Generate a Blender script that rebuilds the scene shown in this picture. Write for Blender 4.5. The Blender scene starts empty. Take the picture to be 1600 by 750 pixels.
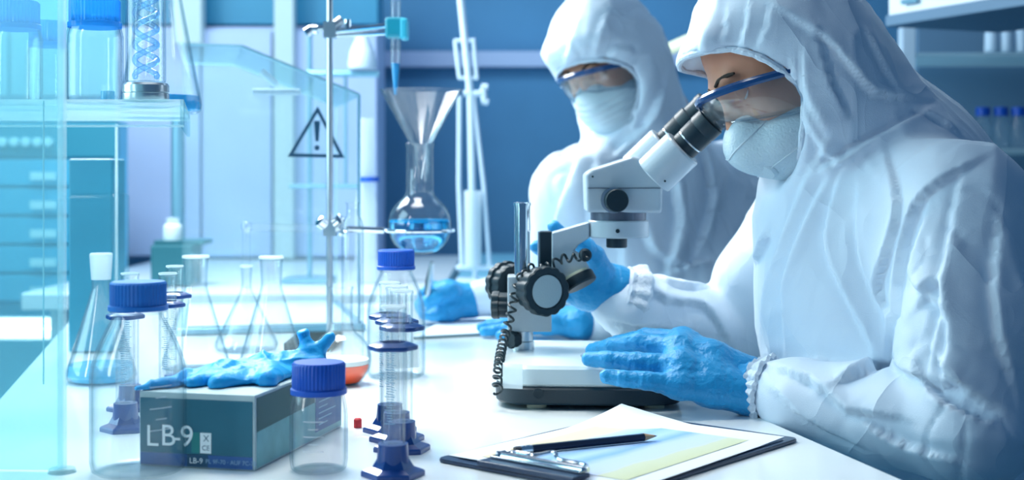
import bpy, bmesh, math, random
import numpy as np
from mathutils import Vector, Matrix
from mathutils.bvhtree import BVHTree
random.seed(4); rng = np.random.default_rng(4)
V = Vector; PI = math.pi
SC = bpy.context.scene; COL = SC.collection

# ------------------------------------------------------------------ camera, world, light, exposure
FPX = 2100.0; HZ = 270.0; CZ = 1.183; TZ = 0.90      # focal length in pixels, horizon row, eye height, table top
cd = bpy.data.cameras.new('camera'); cam = bpy.data.objects.new('camera', cd); COL.objects.link(cam)
cam.location = (0, 0, CZ); cam.rotation_euler = (PI/2, 0, 0)
cd.sensor_width = 36; cd.lens = FPX/1600*36; cd.shift_y = -(375-HZ)/1600; cd.clip_start = .05
cd.dof.use_dof = True; cd.dof.focus_distance = 1.52; cd.dof.aperture_fstop = 4.6
SC.camera = cam
w = bpy.data.worlds.new('world'); SC.world = w; w.use_nodes = True
w.node_tree.nodes['Background'].inputs[0].default_value = (.15, .38, .74, 1)
w.node_tree.nodes['Background'].inputs[1].default_value = .25
SC.view_settings.view_transform = 'Standard'; SC.view_settings.look = 'None'
SC.view_settings.exposure = 0.30; SC.view_settings.gamma = 1
SC.cycles.transparent_max_bounces = 40; SC.cycles.max_bounces = 14; SC.cycles.transmission_bounces = 12
SC.cycles.caustics_reflective = False; SC.cycles.sample_clamp_indirect = 4

def area(name, loc, target, size, sy, power, color):
    l = bpy.data.lights.new(name, 'AREA'); l.shape = 'RECTANGLE'; l.size = size; l.size_y = sy
    l.energy = power; l.color = color
    o = bpy.data.objects.new(name, l); COL.objects.link(o); o.location = loc
    o.rotation_euler = (V(target)-V(loc)).to_track_quat('-Z', 'Y').to_euler(); return o
area('back_left_key_light', (-.85, 2.85, 2.05), (.1, 1.75, 1.0), .7, .7, 34, (.95, .99, 1))  # unseen key light, set low at back left for grazing relief on the suits
area('left_cyan_light', (-1.7, 1.6, 1.75), (.3, 1.9, 1.0), 1.0, 1.3, 22, (.55, .90, 1))  # unseen cyan source added for the glow from the left
area('glass_streak_light', (-1.25, .75, 1.55), (-.3, 1.5, 1.0), .10, 1.1, 4.0, (.9, .98, 1))  # unseen narrow source added for streak highlights on the glassware

area('back_bench_light', (-1.3, 3.1, 2.4), (-1.0, 4.2, .9), 1.6, .8, 20, (.70, .92, 1))
area('aisle_light', (.5, 3.3, 2.6), (.35, 4.2, 1.0), 1.4, .6, 10, (.55, .78, 1))
tl_ = area('table_boost_light', (-.35, 1.85, 2.35), (-.25, 1.70, .9), .8, .7, 4.2, (.97, 1, .98))  # unseen narrow-spread source added to whiten the table and spare the suits
tl_.data.spread = math.radians(60)

# ------------------------------------------------------------------ helpers
def P(px, py, D): return V(((px-800)/FPX*D, D, CZ-(py-HZ)/FPX*D))
def TP(px, py, z=TZ):                      # the table point seen at a pixel
    D = (CZ-z)*FPX/(py-HZ); return V(((px-800)/FPX*D, D, z))

MATS = {}
def mat(name, color, rough=.5, metal=0, spec=.5, bump=0, bscale=60, emit=None, es=1, trans=0, var=0, vscale=8, coat=0, alpha=1, sss=0, sheen=0):
    m = bpy.data.materials.new(name); m.use_nodes = True; nt = m.node_tree; b = nt.nodes['Principled BSDF']
    b.inputs['Base Color'].default_value = (*color, 1); b.inputs['Roughness'].default_value = rough
    b.inputs['Metallic'].default_value = metal; b.inputs['Specular IOR Level'].default_value = spec
    b.inputs['Transmission Weight'].default_value = trans; b.inputs['Coat Weight'].default_value = coat
    b.inputs['Coat Roughness'].default_value = .1; b.inputs['Alpha'].default_value = alpha
    b.inputs['Sheen Weight'].default_value = sheen
    if sss: b.inputs['Subsurface Weight'].default_value = sss; b.inputs['Subsurface Scale'].default_value = .01
    if emit: b.inputs['Emission Color'].default_value = (*emit, 1); b.inputs['Emission Strength'].default_value = es
    tc = nt.nodes.new('ShaderNodeTexCoord')
    if var:
        n = nt.nodes.new('ShaderNodeTexNoise'); n.inputs['Scale'].default_value = vscale; n.inputs['Detail'].default_value = 4
        nt.links.new(tc.outputs['Object'], n.inputs['Vector'])
        mx = nt.nodes.new('ShaderNodeMixRGB'); mx.inputs[1].default_value = (*[c*(1-var) for c in color], 1); mx.inputs[2].default_value = (*[min(1, c*(1+var)) for c in color], 1)
        nt.links.new(n.outputs['Fac'], mx.inputs[0]); nt.links.new(mx.outputs[0], b.inputs['Base Color'])
    if bump:
        n = nt.nodes.new('ShaderNodeTexNoise'); n.inputs['Scale'].default_value = bscale; n.inputs['Detail'].default_value = 5
        nt.links.new(tc.outputs['Object'], n.inputs['Vector'])
        bp = nt.nodes.new('ShaderNodeBump'); bp.inputs['Strength'].default_value = bump; bp.inputs['Distance'].default_value = .01
        nt.links.new(n.outputs['Fac'], bp.inputs['Height']); nt.links.new(bp.outputs[0], b.inputs['Normal'])
    MATS[name] = m; return m

def glass_mat(name, tint=(.965, .985, .99), edge=(.42, .60, .66), rough=.02, milk=0, milkc=(.9, .97, 1), power=3.0, spec=1.0):
    m = bpy.data.materials.new(name); m.use_nodes = True; nt = m.node_tree; nt.nodes.clear(); N = nt.nodes.new; L = nt.links.new
    out = N('ShaderNodeOutputMaterial'); lw = N('ShaderNodeLayerWeight'); lw.inputs['Blend'].default_value = .5
    pw = N('ShaderNodeMath'); pw.operation = 'POWER'; pw.inputs[1].default_value = power; L(lw.outputs['Facing'], pw.inputs[0])
    mc = N('ShaderNodeMixRGB'); mc.inputs[1].default_value = (*tint, 1); mc.inputs[2].default_value = (*edge, 1); L(pw.outputs[0], mc.inputs[0])
    tr = N('ShaderNodeBsdfTransparent'); L(mc.outputs[0], tr.inputs[0])
    p5 = N('ShaderNodeMath'); p5.operation = 'POWER'; p5.inputs[1].default_value = 5; L(lw.outputs['Facing'], p5.inputs[0])
    ma = N('ShaderNodeMath'); ma.operation = 'MULTIPLY_ADD'; ma.inputs[1].default_value = .28*spec; ma.inputs[2].default_value = .035*spec; ma.use_clamp = True; L(p5.outputs[0], ma.inputs[0])
    gl = N('ShaderNodeBsdfGlossy'); gl.inputs['Roughness'].default_value = rough
    mx = N('ShaderNodeMixShader'); L(ma.outputs[0], mx.inputs[0]); L(tr.outputs[0], mx.inputs[1]); L(gl.outputs[0], mx.inputs[2])
    last = mx
    if milk:
        di = N('ShaderNodeBsdfDiffuse'); di.inputs[0].default_value = (*milkc, 1); tl = N('ShaderNodeBsdfTranslucent'); tl.inputs[0].default_value = (*milkc, 1)
        a = N('ShaderNodeMixShader'); a.inputs[0].default_value = .5; L(di.outputs[0], a.inputs[1]); L(tl.outputs[0], a.inputs[2])
        m2 = N('ShaderNodeMixShader'); m2.inputs[0].default_value = milk; L(mx.outputs[0], m2.inputs[1]); L(a.outputs[0], m2.inputs[2]); last = m2
    L(last.outputs[0], out.inputs[0]); MATS[name] = m; return m

def refr_mat(name, color, ior=1.33):
    m = bpy.data.materials.new(name); m.use_nodes = True; nt = m.node_tree; nt.nodes.clear()
    out = nt.nodes.new('ShaderNodeOutputMaterial'); g = nt.nodes.new('ShaderNodeBsdfGlass'); g.inputs[0].default_value = (*color, 1)
    g.inputs['IOR'].default_value = ior; g.inputs['Roughness'].default_value = 0
    nt.links.new(g.outputs[0], out.inputs[0]); MATS[name] = m; return m

def link(name, me, m=None, parent=None, smooth=False, kind=None, label=None, soft=False):
    if m is not None: me.materials.append(m)
    if smooth:
        me.polygons.foreach_set('use_smooth', [True]*len(me.polygons))
        if len(me.vertices) < 30000 and not soft: me.set_sharp_from_angle(angle=math.radians(32))
    o = bpy.data.objects.new(name, me); COL.objects.link(o)
    if parent is not None:
        o.parent = parent; o.matrix_parent_inverse = Matrix.Identity(4)
        o.matrix_basis = world(parent).inverted()      # every mesh below is written in world coordinates
    if kind: o['kind'] = kind
    if label: o['label'] = label
    return o
def world(o):
    m = o.matrix_basis.copy(); q = o.parent
    while q is not None: m = q.matrix_basis @ m; q = q.parent
    return m
def tag(o, label, cat, group=None):
    o['label'] = label; o['category'] = cat
    if group: o['group'] = group
    return o
def thing(name, label, cat, loc, group=None):
    o = bpy.data.objects.new(name, None); COL.objects.link(o); o.location = loc; o.empty_display_size = .02
    return tag(o, label, cat, group)

def mesh(verts, faces, name='m'):
    me = bpy.data.meshes.new(name); me.from_pydata([tuple(v) for v in verts], [], faces); me.update(); return me
def bm_mesh(bm):
    bmesh.ops.recalc_face_normals(bm, faces=bm.faces); me = bpy.data.meshes.new('m'); bm.to_mesh(me); bm.free(); return me

def frame(d, up=V((0, 0, 1))):
    d = V(d).normalized()
    if abs(d.dot(up)) > .98: up = V((0, 1, 0))
    s = d.cross(up).normalized(); t = s.cross(d); return s, t, d

def lathe_v(profile, base, axis=(0, 0, 1), n=40, fn=None):
    s, t, d = frame(axis); vs = []; fs = []
    if abs(V(axis).normalized().z) > .999: s, t, d = V((1, 0, 0)), V((0, 1, 0))*(1 if axis[2] > 0 else -1), V(axis).normalized()
    k = len(profile)
    for r, z in profile:
        for i in range(n):
            a = 2*PI*i/n; rr = r*(fn(a, z) if fn else 1)
            vs.append(V(base)+s*(rr*math.cos(a))+t*(rr*math.sin(a))+d*z)
    for j in range(k-1):
        for i in range(n):
            i2 = (i+1) % n; fs.append((j*n+i, j*n+i2, (j+1)*n+i2, (j+1)*n+i))
    if profile[0][0] > 1e-6: fs.append(tuple(range(n-1, -1, -1)))
    if profile[-1][0] > 1e-6: fs.append(tuple((k-1)*n+i for i in range(n)))
    return vs, fs
def lathe(profile, base, axis=(0, 0, 1), n=40, fn=None):
    vs, fs = lathe_v(profile, base, axis, n, fn); me = mesh(vs, fs)
    bm = bmesh.new(); bm.from_mesh(me); bmesh.ops.remove_doubles(bm, verts=bm.verts, dist=1e-6)
    bmesh.ops.dissolve_degenerate(bm, edges=bm.edges, dist=1e-7)
    bmesh.ops.recalc_face_normals(bm, faces=bm.faces); bm.to_mesh(me); bm.free(); return me
def shell(outer, base, th=.0016, axis=(0, 0, 1), n=44):   # a closed glass wall from an outer profile (bottom centre to rim)
    inner = []
    for i, (r, z) in enumerate(outer):
        if i == 0: inner.append((0, z+th*1.6)); continue
        a = outer[max(i-1, 0)]; b = outer[min(i+1, len(outer)-1)]
        dx, dz = b[0]-a[0], b[1]-a[1]; l = math.hypot(dx, dz) or 1
        inner.append((max(r-th*dz/l, .0005), z+th*dx/l if i < len(outer)-1 else z))
    return lathe(outer+inner[::-1], base, axis, n)

def tube_v(pts, rad, n=10, closed=False):
    pts = [V(p) for p in pts]; k = len(pts); rads = rad if isinstance(rad, (list, tuple)) else [rad]*k
    vs = []; fs = []; prev = None
    for i, p in enumerate(pts):
        a = pts[(i-1) % k] if (closed or i) else p; b = pts[(i+1) % k] if (closed or i < k-1) else p
        d = (b-a).normalized()
        if prev is None: s, t, _ = frame(d)
        else:
            s = (prev-d*prev.dot(d)).normalized(); t = d.cross(s)
        prev = s; t = d.cross(s)
        for j in range(n):
            q = 2*PI*j/n; vs.append(p+(s*math.cos(q)+t*math.sin(q))*rads[i])
    for i in range(k if closed else k-1):
        i2 = (i+1) % k
        for j in range(n): j2 = (j+1) % n; fs.append((i*n+j, i*n+j2, i2*n+j2, i2*n+j))
    if not closed: fs.append(tuple(range(n-1, -1, -1))); fs.append(tuple((k-1)*n+j for j in range(n)))
    return vs, fs
def tube(pts, rad, n=10, closed=False): return mesh(*tube_v(pts, rad, n, closed))
def join(parts):
    vs = []; fs = []
    for v, f in parts:
        o = len(vs); vs += list(v); fs += [tuple(i+o for i in q) for q in f]
    return mesh(vs, fs)
def spline(pts, n=8):
    pts = [V(p) for p in pts]; out = []
    for i in range(len(pts)-1):
        p0 = pts[max(i-1, 0)]; p1 = pts[i]; p2 = pts[i+1]; p3 = pts[min(i+2, len(pts)-1)]
        for j in range(n):
            t = j/n; out.append(.5*((2*p1)+(p2-p0)*t+(2*p0-5*p1+4*p2-p3)*t*t+(3*p1-p0-3*p2+p3)*t**3))
    out.append(pts[-1]); return out

def box(c, size, rot=0, bev=.002, seg=2, R=None):
    bm = bmesh.new(); bmesh.ops.create_cube(bm, size=1); bmesh.ops.scale(bm, vec=size, verts=bm.verts)
    if bev: bmesh.ops.bevel(bm, geom=bm.edges[:], offset=bev, segments=seg, affect='EDGES', profile=.5)
    M = Matrix.Translation(c) @ (R.to_4x4() if R is not None else Matrix.Rotation(rot, 4, 'Z'))
    bmesh.ops.transform(bm, matrix=M, verts=bm.verts); return bm_mesh(bm)
def box_v(c, size, rot=0):
    me = box(c, size, rot, 0); r = ([v.co.copy() for v in me.vertices], [tuple(p.vertices) for p in me.polygons]); bpy.data.meshes.remove(me); return r
def prism(pts, D0, D1, bev=.002, axis='Y'):       # outline of world (x,z) points swept along depth, bevelled
    bm = bmesh.new(); vs = [bm.verts.new((x, D0, z)) for x, z in pts]; f = bm.faces.new(vs)
    r = bmesh.ops.extrude_face_region(bm, geom=[f]); bmesh.ops.translate(bm, vec=(0, D1-D0, 0), verts=[g for g in r['geom'] if isinstance(g, bmesh.types.BMVert)])
    bmesh.ops.recalc_face_normals(bm, faces=bm.faces)
    if bev: bmesh.ops.bevel(bm, geom=bm.edges[:], offset=bev, segments=3, affect='EDGES', profile=.5)
    return bm_mesh(bm)
def rounded_slab(cx, cy, hx, hy, r, z0, z1, rot=0, bev=.003, taper=0):
    pts = []
    for k, (sx, sy) in enumerate(((1, 1), (-1, 1), (-1, -1), (1, -1))):
        for j in range(9):
            a = PI/2*k+PI/2*j/8; pts.append((sx*(hx-r)+r*math.cos(a), sy*(hy-r)+r*math.sin(a)))
    bm = bmesh.new(); prof = [(-bev, z0), (0, z0+bev), (-taper, z1-bev), (-taper-bev, z1)]
    rings = []
    c, s = math.cos(rot), math.sin(rot)
    for off, z in prof:
        ring = []
        for x, y in pts:
            l = math.hypot(x, y); x2, y2 = x*(1+off/l), y*(1+off/l); ring.append(bm.verts.new((cx+x2*c-y2*s, cy+x2*s+y2*c, z)))
        rings.append(ring)
    n = len(pts)
    for a, b in zip(rings, rings[1:]):
        for i in range(n): bm.faces.new((a[i], a[(i+1) % n], b[(i+1) % n], b[i]))
    bm.faces.new(rings[0][::-1]); bm.faces.new(rings[-1]); return bm_mesh(bm)

def text(name, body, size, loc, rot, m, parent=None, ext=.0002, font_w=0):
    c = bpy.data.curves.new('t', 'FONT'); c.body = body; c.size = size; c.extrude = ext; c.offset = font_w; c.align_x = 'CENTER'; c.align_y = 'CENTER'
    o = bpy.data.objects.new('t', c); COL.objects.link(o); bpy.context.view_layer.update()
    me = bpy.data.meshes.new_from_object(o); bpy.data.objects.remove(o)
    R = rot if isinstance(rot, Matrix) else Matrix.Identity(3)
    me.transform(Matrix.Translation(loc) @ R.to_4x4()); me.materials.clear()
    return link(name, me, m, parent)

# ------------------------------------------------------------------ implicit bodies
def sm_min(a, b, k):
    h = np.clip(.5+.5*(b-a)/k, 0, 1); return b+(a-b)*h-k*h*(1-h)
def d_cap(p, a, b, ra, rb):
    a = np.array(a, np.float32); b = np.array(b, np.float32); ab = b-a; t = np.clip(((p-a)@ab)/max(float(ab@ab), 1e-9), 0, 1)
    return np.linalg.norm(p-a-t[:, None]*ab, axis=1)-(ra+(rb-ra)*t)
def d_ell(p, c, r, R=None):
    q = p-np.array(c, np.float32)
    if R is not None: q = q@np.array(R, np.float32)      # columns of R are the local axes
    r = np.array(r, np.float32); k0 = np.linalg.norm(q/r, axis=1); k1 = np.linalg.norm(q/(r*r), axis=1)+1e-6
    return k0*(k0-1)/k1
def field(prims, p):
    d = np.full(len(p), 9., np.float32)
    for q in prims:
        k = q[-1]; kind = q[0]
        v = d_cap(p, *q[1:5]) if kind in ('cap', '-cap') else d_ell(p, *q[1:4])
        if kind[0] == '-': d = -sm_min(-d, v, k)
        else: d = sm_min(d, v, k)
    return d
def polygonise(prims, lo, hi, h, warp=None):
    B = 8; lo = np.array(lo, np.float32); n = np.ceil((np.array(hi)-lo)/h/B).astype(int)*B+1
    F = np.full(n, 1, np.float32); nb = (n-1)//B
    bi = np.stack(np.meshgrid(*[np.arange(k) for k in nb], indexing='ij'), -1).reshape(-1, 3)
    cc = lo+(bi*B+B/2)*h; dc = field(prims, cc.astype(np.float32))
    lim = B*h*.9*1.15+.012
    for b, d in zip(bi, dc):                             # fill by the sign of the block centre
        if d < 0: F[b[0]*B:b[0]*B+B+1, b[1]*B:b[1]*B+B+1, b[2]*B:b[2]*B+B+1] = -1
    near = bi[np.abs(dc) < lim]
    g = np.stack(np.meshgrid(*[np.arange(B+1)]*3, indexing='ij'), -1).reshape(-1, 3)
    for s in range(0, len(near), 400):
        nn = near[s:s+400]; idx = (nn[:, None, :]*B+g[None]).reshape(-1, 3)
        p = (lo+idx*h).astype(np.float32); v = field(prims, p)
        if warp is not None: v = v+warp(p)
        F[idx[:, 0], idx[:, 1], idx[:, 2]] = v
    S = F < 0; nx, ny, nz = n
    c = np.zeros((nx-1, ny-1, nz-1), np.int8)
    for i in (0, 1):
        for j in (0, 1):
            for k in (0, 1): c += S[i:nx-1+i, j:ny-1+j, k:nz-1+k]
    act = np.argwhere((c > 0) & (c < 8)); idm = np.full(c.shape, -1, np.int32); idm[act[:, 0], act[:, 1], act[:, 2]] = np.arange(len(act))
    acc = np.zeros((len(act), 3)); cnt = np.zeros(len(act))
    for ax in range(3):
        for u in (0, 1):
            for w_ in (0, 1):
                o0 = [0, 0, 0]; oth = [a for a in range(3) if a != ax]; o0[oth[0]] = u; o0[oth[1]] = w_; o1 = list(o0); o1[ax] = 1
                a = act+o0; b = act+o1; fa = F[a[:, 0], a[:, 1], a[:, 2]]; fb = F[b[:, 0], b[:, 1], b[:, 2]]
                m = (fa < 0) != (fb < 0); t = np.where(m, fa/(fa-fb+1e-12), 0)
                pt = np.array(o0, float)+0*acc; pt[:, ax] = t; acc[m] += pt[m]; cnt[m] += 1
    verts = lo+(act+acc/np.maximum(cnt, 1)[:, None])*h
    quads = []
    for ax in range(3):
        oth = [a for a in range(3) if a != ax]
        sl0 = [slice(None)]*3; sl1 = [slice(None)]*3; sl0[ax] = slice(0, -1); sl1[ax] = slice(1, None)
        e = np.argwhere(S[tuple(sl0)] != S[tuple(sl1)])
        e = e[(e[:, oth[0]] > 0) & (e[:, oth[1]] > 0) & (e[:, oth[0]] < n[oth[0]]-1) & (e[:, oth[1]] < n[oth[1]]-1)]
        u = np.zeros(3, int); u[oth[0]] = 1; w_ = np.zeros(3, int); w_[oth[1]] = 1
        q = np.stack([idm[tuple((e-u-w_).T)], idm[tuple((e-w_).T)], idm[tuple(e.T)], idm[tuple((e-u).T)]], 1)
        ins = S[tuple(e.T)]
        flip = ins if ax != 1 else ~ins
        q[~flip] = q[~flip][:, ::-1]; quads.append(q)
    q = np.concatenate(quads); q = q[(q >= 0).all(1)]
    return verts, q
def relax(v, q, it=2, f=.5):
    for _ in range(it):
        s = np.zeros_like(v); c = np.zeros(len(v))
        for i in range(4):
            for j in ((i+1) % 4, (i+3) % 4):
                np.add.at(s, q[:, i], v[q[:, j]]); np.add.at(c, q[:, i], 1)
        v = v*(1-f)+f*s/np.maximum(c, 1)[:, None]
    return v
def normals(v, q):
    n = np.cross(v[q[:, 2]]-v[q[:, 0]], v[q[:, 3]]-v[q[:, 1]]); o = np.zeros_like(v)
    for i in range(4): np.add.at(o, q[:, i], n)
    return o/np.maximum(np.linalg.norm(o, axis=1), 1e-12)[:, None]
def np_mesh(v, q):
    me = bpy.data.meshes.new('body'); me.vertices.add(len(v)); me.vertices.foreach_set('co', np.asarray(v, np.float32).ravel())
    me.loops.add(len(q)*4); me.loops.foreach_set('vertex_index', q.ravel().astype(np.int32)); me.polygons.add(len(q))
    me.polygons.foreach_set('loop_start', np.arange(0, len(q)*4, 4, dtype=np.int32)); me.update(calc_edges=True); me.validate(); return me
def vnoise(p, s, seed=0):                     # smooth value noise
    r = np.random.default_rng(seed); T = r.random(4096)*2-1; x = p*s+100; i = np.floor(x).astype(int); f = x-i; f = f*f*(3-2*f)
    def h(a, b, c): return T[(a*374761+b*668265+c*1274126) & 4095]
    o = 0
    for a in (0, 1):
        for b in (0, 1):
            for c in (0, 1):
                wt = (f[:, 0] if a else 1-f[:, 0])*(f[:, 1] if b else 1-f[:, 1])*(f[:, 2] if c else 1-f[:, 2])
                o = o+wt*h(i[:, 0]+a, i[:, 1]+b, i[:, 2]+c)
    return o
def cloth(v, q, amp, seed=3):                 # irregular ridged creases over a fabric
    n = normals(v, q); wv = np.stack([vnoise(v, 6, seed+i) for i in range(3)], 1)*.07
    a = 1-np.abs(vnoise(v*[1, 1, .55]+wv, 11, seed+5)); b = 1-np.abs(vnoise((v+wv*1.5)*[1, 1, .8], 21, seed+6))
    m = .5+.5*vnoise(v, 5, seed+9)
    wv2 = np.stack([vnoise(v, 9, seed+20+i) for i in range(3)], 1)*.05; c = 1-np.abs(vnoise((v+wv2)*[1, 1, .7], 15, seed+30)); d = vnoise(v, 3.2, seed+40)
    return v+n*((a**3-.35)*amp*.8+(b**7-.2)*amp*.45*m-(c**14)*amp*.9*np.clip(.5+d, 0, 1))[:, None]
def folds(v, q, strokes):                     # each stroke: pixel polyline, width, height; laid on the surface it meets
    bvh = BVHTree.FromPolygons([tuple(x) for x in v], [tuple(int(i) for i in f) for f in q]); o = V((0, 0, CZ)); n = normals(v, q); disp = np.zeros(len(v))
    for pts, wd, amp in strokes:
        sp = spline([V((a, b, 0)) for a, b in pts], 6); L3 = []
        for s in sp:
            h = bvh.ray_cast(o, (P(s.x, s.y, 1)-o).normalized())
            if h[0] is not None and (not L3 or (h[0]-L3[-1]).length < .06): L3.append(h[0])
        if len(L3) < 2: continue
        L3 = np.array([tuple(x) for x in L3]); lo = L3.min(0)-4*wd; hi = L3.max(0)+4*wd
        ids = np.where(((v > lo) & (v < hi)).all(1))[0]
        if not len(ids): continue
        p = v[ids]; best = np.full(len(p), 9.); sg = np.zeros(len(p)); tt = np.zeros(len(p)); K = len(L3)-1
        for i in range(K):
            a, b = L3[i], L3[i+1]; ab = b-a; t = np.clip(((p-a)@ab)/max(ab@ab, 1e-9), 0, 1); dv = p-a-t[:, None]*ab; d = np.linalg.norm(dv, axis=1)
            view = (a-np.array([0, 0, CZ])); side = np.cross(ab, view); sgn = np.sign(dv@side); mk = d < best
            best[mk] = d[mk]; sg[mk] = sgn[mk]; tt[mk] = (i+t[mk])/K
        s = best*sg; env = np.sin(np.clip(tt, .02, .98)*PI)**.6
        disp[ids] += env*amp*1.15*np.where(s > 0, np.exp(-s/(wd*1.5))*np.tanh(s/.0016+.3), -.75*np.exp(s/(wd*.9)))*(np.abs(s) < 3.9*wd)
    return v+n*disp[:, None]

# ------------------------------------------------------------------ materials
M = MATS
mat('wall_blue', (.10, .29, .50), .7, var=.35, vscale=1.6)
mat('wall_cyan', (.12, .50, .66), .7, var=.15, vscale=2)
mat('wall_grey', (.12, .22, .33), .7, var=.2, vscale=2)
mat('floor_blue', (.10, .27, .36), .35, var=.2, vscale=3)
mat('lavender', (.56, .64, .88), .45, var=.12, vscale=5)
mat('cyan_pale', (.30, .75, .86), .5, var=.1, vscale=4)
mat('beige', (.62, .72, .72), .5)
mat('teal_panel', (.05, .30, .48), .4)
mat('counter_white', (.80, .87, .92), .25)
mat('counter_teal', (.22, .52, .68), .3)
mat('drawer_blue', (.06, .46, .68), .35)
mat('drawer_dark', (.03, .30, .42), .4)
mat('pale_handle', (.55, .86, .92), .35)
mat('table_white', (.86, .91, .92), .16, coat=.35, bump=.02, bscale=7)
mat('metal_leg', (.6, .65, .7), .35, 1)
mat('chrome', (.80, .85, .9), .12, 1)
mat('steel', (.62, .68, .72), .28, 1, bump=.02, bscale=200)
mat('scope_white', (.47, .54, .60), .32, coat=.3, bump=.03, bscale=500)
mat('scope_base', (.68, .77, .78), .28, coat=.3)
mat('scope_dark', (.006, .024, .038), .45, spec=.4, bump=.05, bscale=400)
mat('scope_grey', (.10, .12, .17), .35, .3)
mat('rubber', (.006, .022, .034), .5, spec=.35)
mat('knob_grey', (.32, .42, .46), .5, bump=.1, bscale=600)
mat('cable', (.01, .025, .035), .35)
mat('foot_cream', (.75, .74, .55), .5)
mat('cap_blue', (.004, .085, .50), .38)
mat('cap_blue_pale', (.012, .17, .58), .4)
mat('plastic_blue', (.003, .05, .24), .3, coat=.3)
mat('glove_blue', (.010, .29, .60), .42, spec=.4, bump=.35, bscale=110, sheen=.1)
mat('glove_limp', (.012, .37, .78), .45, spec=.35, bump=.3, bscale=60)
mat('suit', (.70, .80, .90), .5, spec=.3, sheen=.1)
def suit_mat():
    m = MATS['suit']; nt = m.node_tree; b = nt.nodes['Principled BSDF']; N = nt.nodes.new; L = nt.links.new
    tc = N('ShaderNodeTexCoord'); w_ = N('ShaderNodeTexNoise'); w_.inputs['Scale'].default_value = 5; L(tc.outputs['Object'], w_.inputs['Vector'])
    mp = N('ShaderNodeVectorMath'); mp.operation = 'MULTIPLY_ADD'; mp.inputs[1].default_value = (.12, .12, .12); L(w_.outputs['Color'], mp.inputs[0]); L(tc.outputs['Object'], mp.inputs[2])
    prev = None                                  # sharp creases where a warped noise crosses its middle value
    for sc_, st_, dist, str_ in ((8, (1, 1, .5), .018, .62), (17, (1, 1, .6), .007, .32)):
        vm = N('ShaderNodeVectorMath'); vm.operation = 'MULTIPLY'; vm.inputs[1].default_value = st_; L(mp.outputs[0], vm.inputs[0])
        n_ = N('ShaderNodeTexNoise'); n_.inputs['Scale'].default_value = sc_; n_.inputs['Detail'].default_value = 1.2; n_.inputs['Distortion'].default_value = .25; L(vm.outputs[0], n_.inputs['Vector'])
        s1 = N('ShaderNodeMath'); s1.operation = 'SUBTRACT'; s1.inputs[1].default_value = .5; L(n_.outputs['Fac'], s1.inputs[0])
        s2 = N('ShaderNodeMath'); s2.operation = 'ABSOLUTE'; L(s1.outputs[0], s2.inputs[0])
        s3 = N('ShaderNodeMath'); s3.operation = 'POWER'; s3.inputs[1].default_value = .75; L(s2.outputs[0], s3.inputs[0])
        b1 = N('ShaderNodeBump'); b1.invert = True; b1.inputs['Strength'].default_value = str_; b1.inputs['Distance'].default_value = dist; L(s3.outputs[0], b1.inputs['Height'])
        if prev: L(prev.outputs[0], b1.inputs['Normal'])
        prev = b1
    f = N('ShaderNodeTexNoise'); f.inputs['Scale'].default_value = 900; L(tc.outputs['Object'], f.inputs['Vector'])
    b2 = N('ShaderNodeBump'); b2.inputs['Strength'].default_value = .25; b2.inputs['Distance'].default_value = .001; L(f.outputs['Fac'], b2.inputs['Height']); L(b1.outputs[0], b2.inputs['Normal']); L(b2.outputs[0], b.inputs['Normal'])
suit_mat()
mat('suit_cuff', (.64, .73, .82), .6, bump=.4, bscale=160)
mat('mask_white', (.50, .62, .68), .7, bump=.25, bscale=350)
mat('mask_band', (.50, .60, .66), .5)
mat('skin', (.56, .25, .15), .5, sss=.15, bump=.05, bscale=120)
mat('eye_white', (.8, .8, .8), .2); mat('iris', (.08, .04, .02), .2); mat('brow', (.03, .018, .012), .8); mat('lip', (.5, .17, .14), .5)
mat('goggle_blue', (.006, .05, .17), .2, coat=.5)
mat('box_teal', (.008, .125, .19), .55, var=.15, vscale=20)
mat('box_side', (.035, .12, .13), .6)
mat('box_white', (.42, .55, .57), .6)
mat('box_navy', (.02, .10, .30), .55)
mat('box_green', (.01, .20, .20), .55)
mat('box_light', (.16, .42, .46), .55, var=.4, vscale=30)
mat('print_white', (.85, .92, .93), .6)
mat('print_pale', (.25, .45, .62), .6)
mat('paper', (.78, .84, .93), .7)
mat('clip_board', (.012, .035, .085), .3)
mat('pencil_navy', (.012, .02, .05), .3, coat=.4)
mat('wood', (.55, .34, .18), .6); mat('graphite', (.03, .03, .03), .4); mat('eraser', (.05, .06, .08), .7)
mat('red', (.6, .02, .03), .5)
mat('liquid_blue', (.0, .42, .88), .1, spec=.6, alpha=.80)
mat('liquid_pale', (.05, .55, .85), .1, alpha=.55)
mat('liquid_red', (.85, .08, .01), .15)
mat('foam_white', (.85, .88, .86), .6)
mat('ptfe', (.80, .90, .93), .45)
mat('clamp_teal', (.01, .33, .46), .4); mat('clamp_cyan', (.05, .55, .75), .4)
mat('sign_navy', (.01, .07, .14), .5)
mat('instrument_green', (.012, .13, .17), .5)
mat('tank_teal', (.03, .27, .40), .45, var=.15, vscale=9)
mat('white_plastic', (.55, .68, .80), .45)
mat('tube_lamp', (.7, .75, .5), .5, emit=(.95, 1, .72), es=.35)
mat('strip_lamp', (1, 1, .9), .5, emit=(.95, 1, .92), es=3.5)
mat('red_cap', (.30, .05, .10), .5)
mat('rod_grey', (.20, .42, .55), .3, .5)
mat('dark_plate', (.01, .025, .03), .8, spec=.2)
mat('pad_edge', (.18, .26, .28), .5)
glass_mat('glass', (.992, .997, .999), (.30, .50, .58), milk=.015, milkc=(.95, 1, 1), power=4, spec=1.3)
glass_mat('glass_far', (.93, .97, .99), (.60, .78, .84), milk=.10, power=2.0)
glass_mat('glass_frost', milk=.55)
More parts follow.
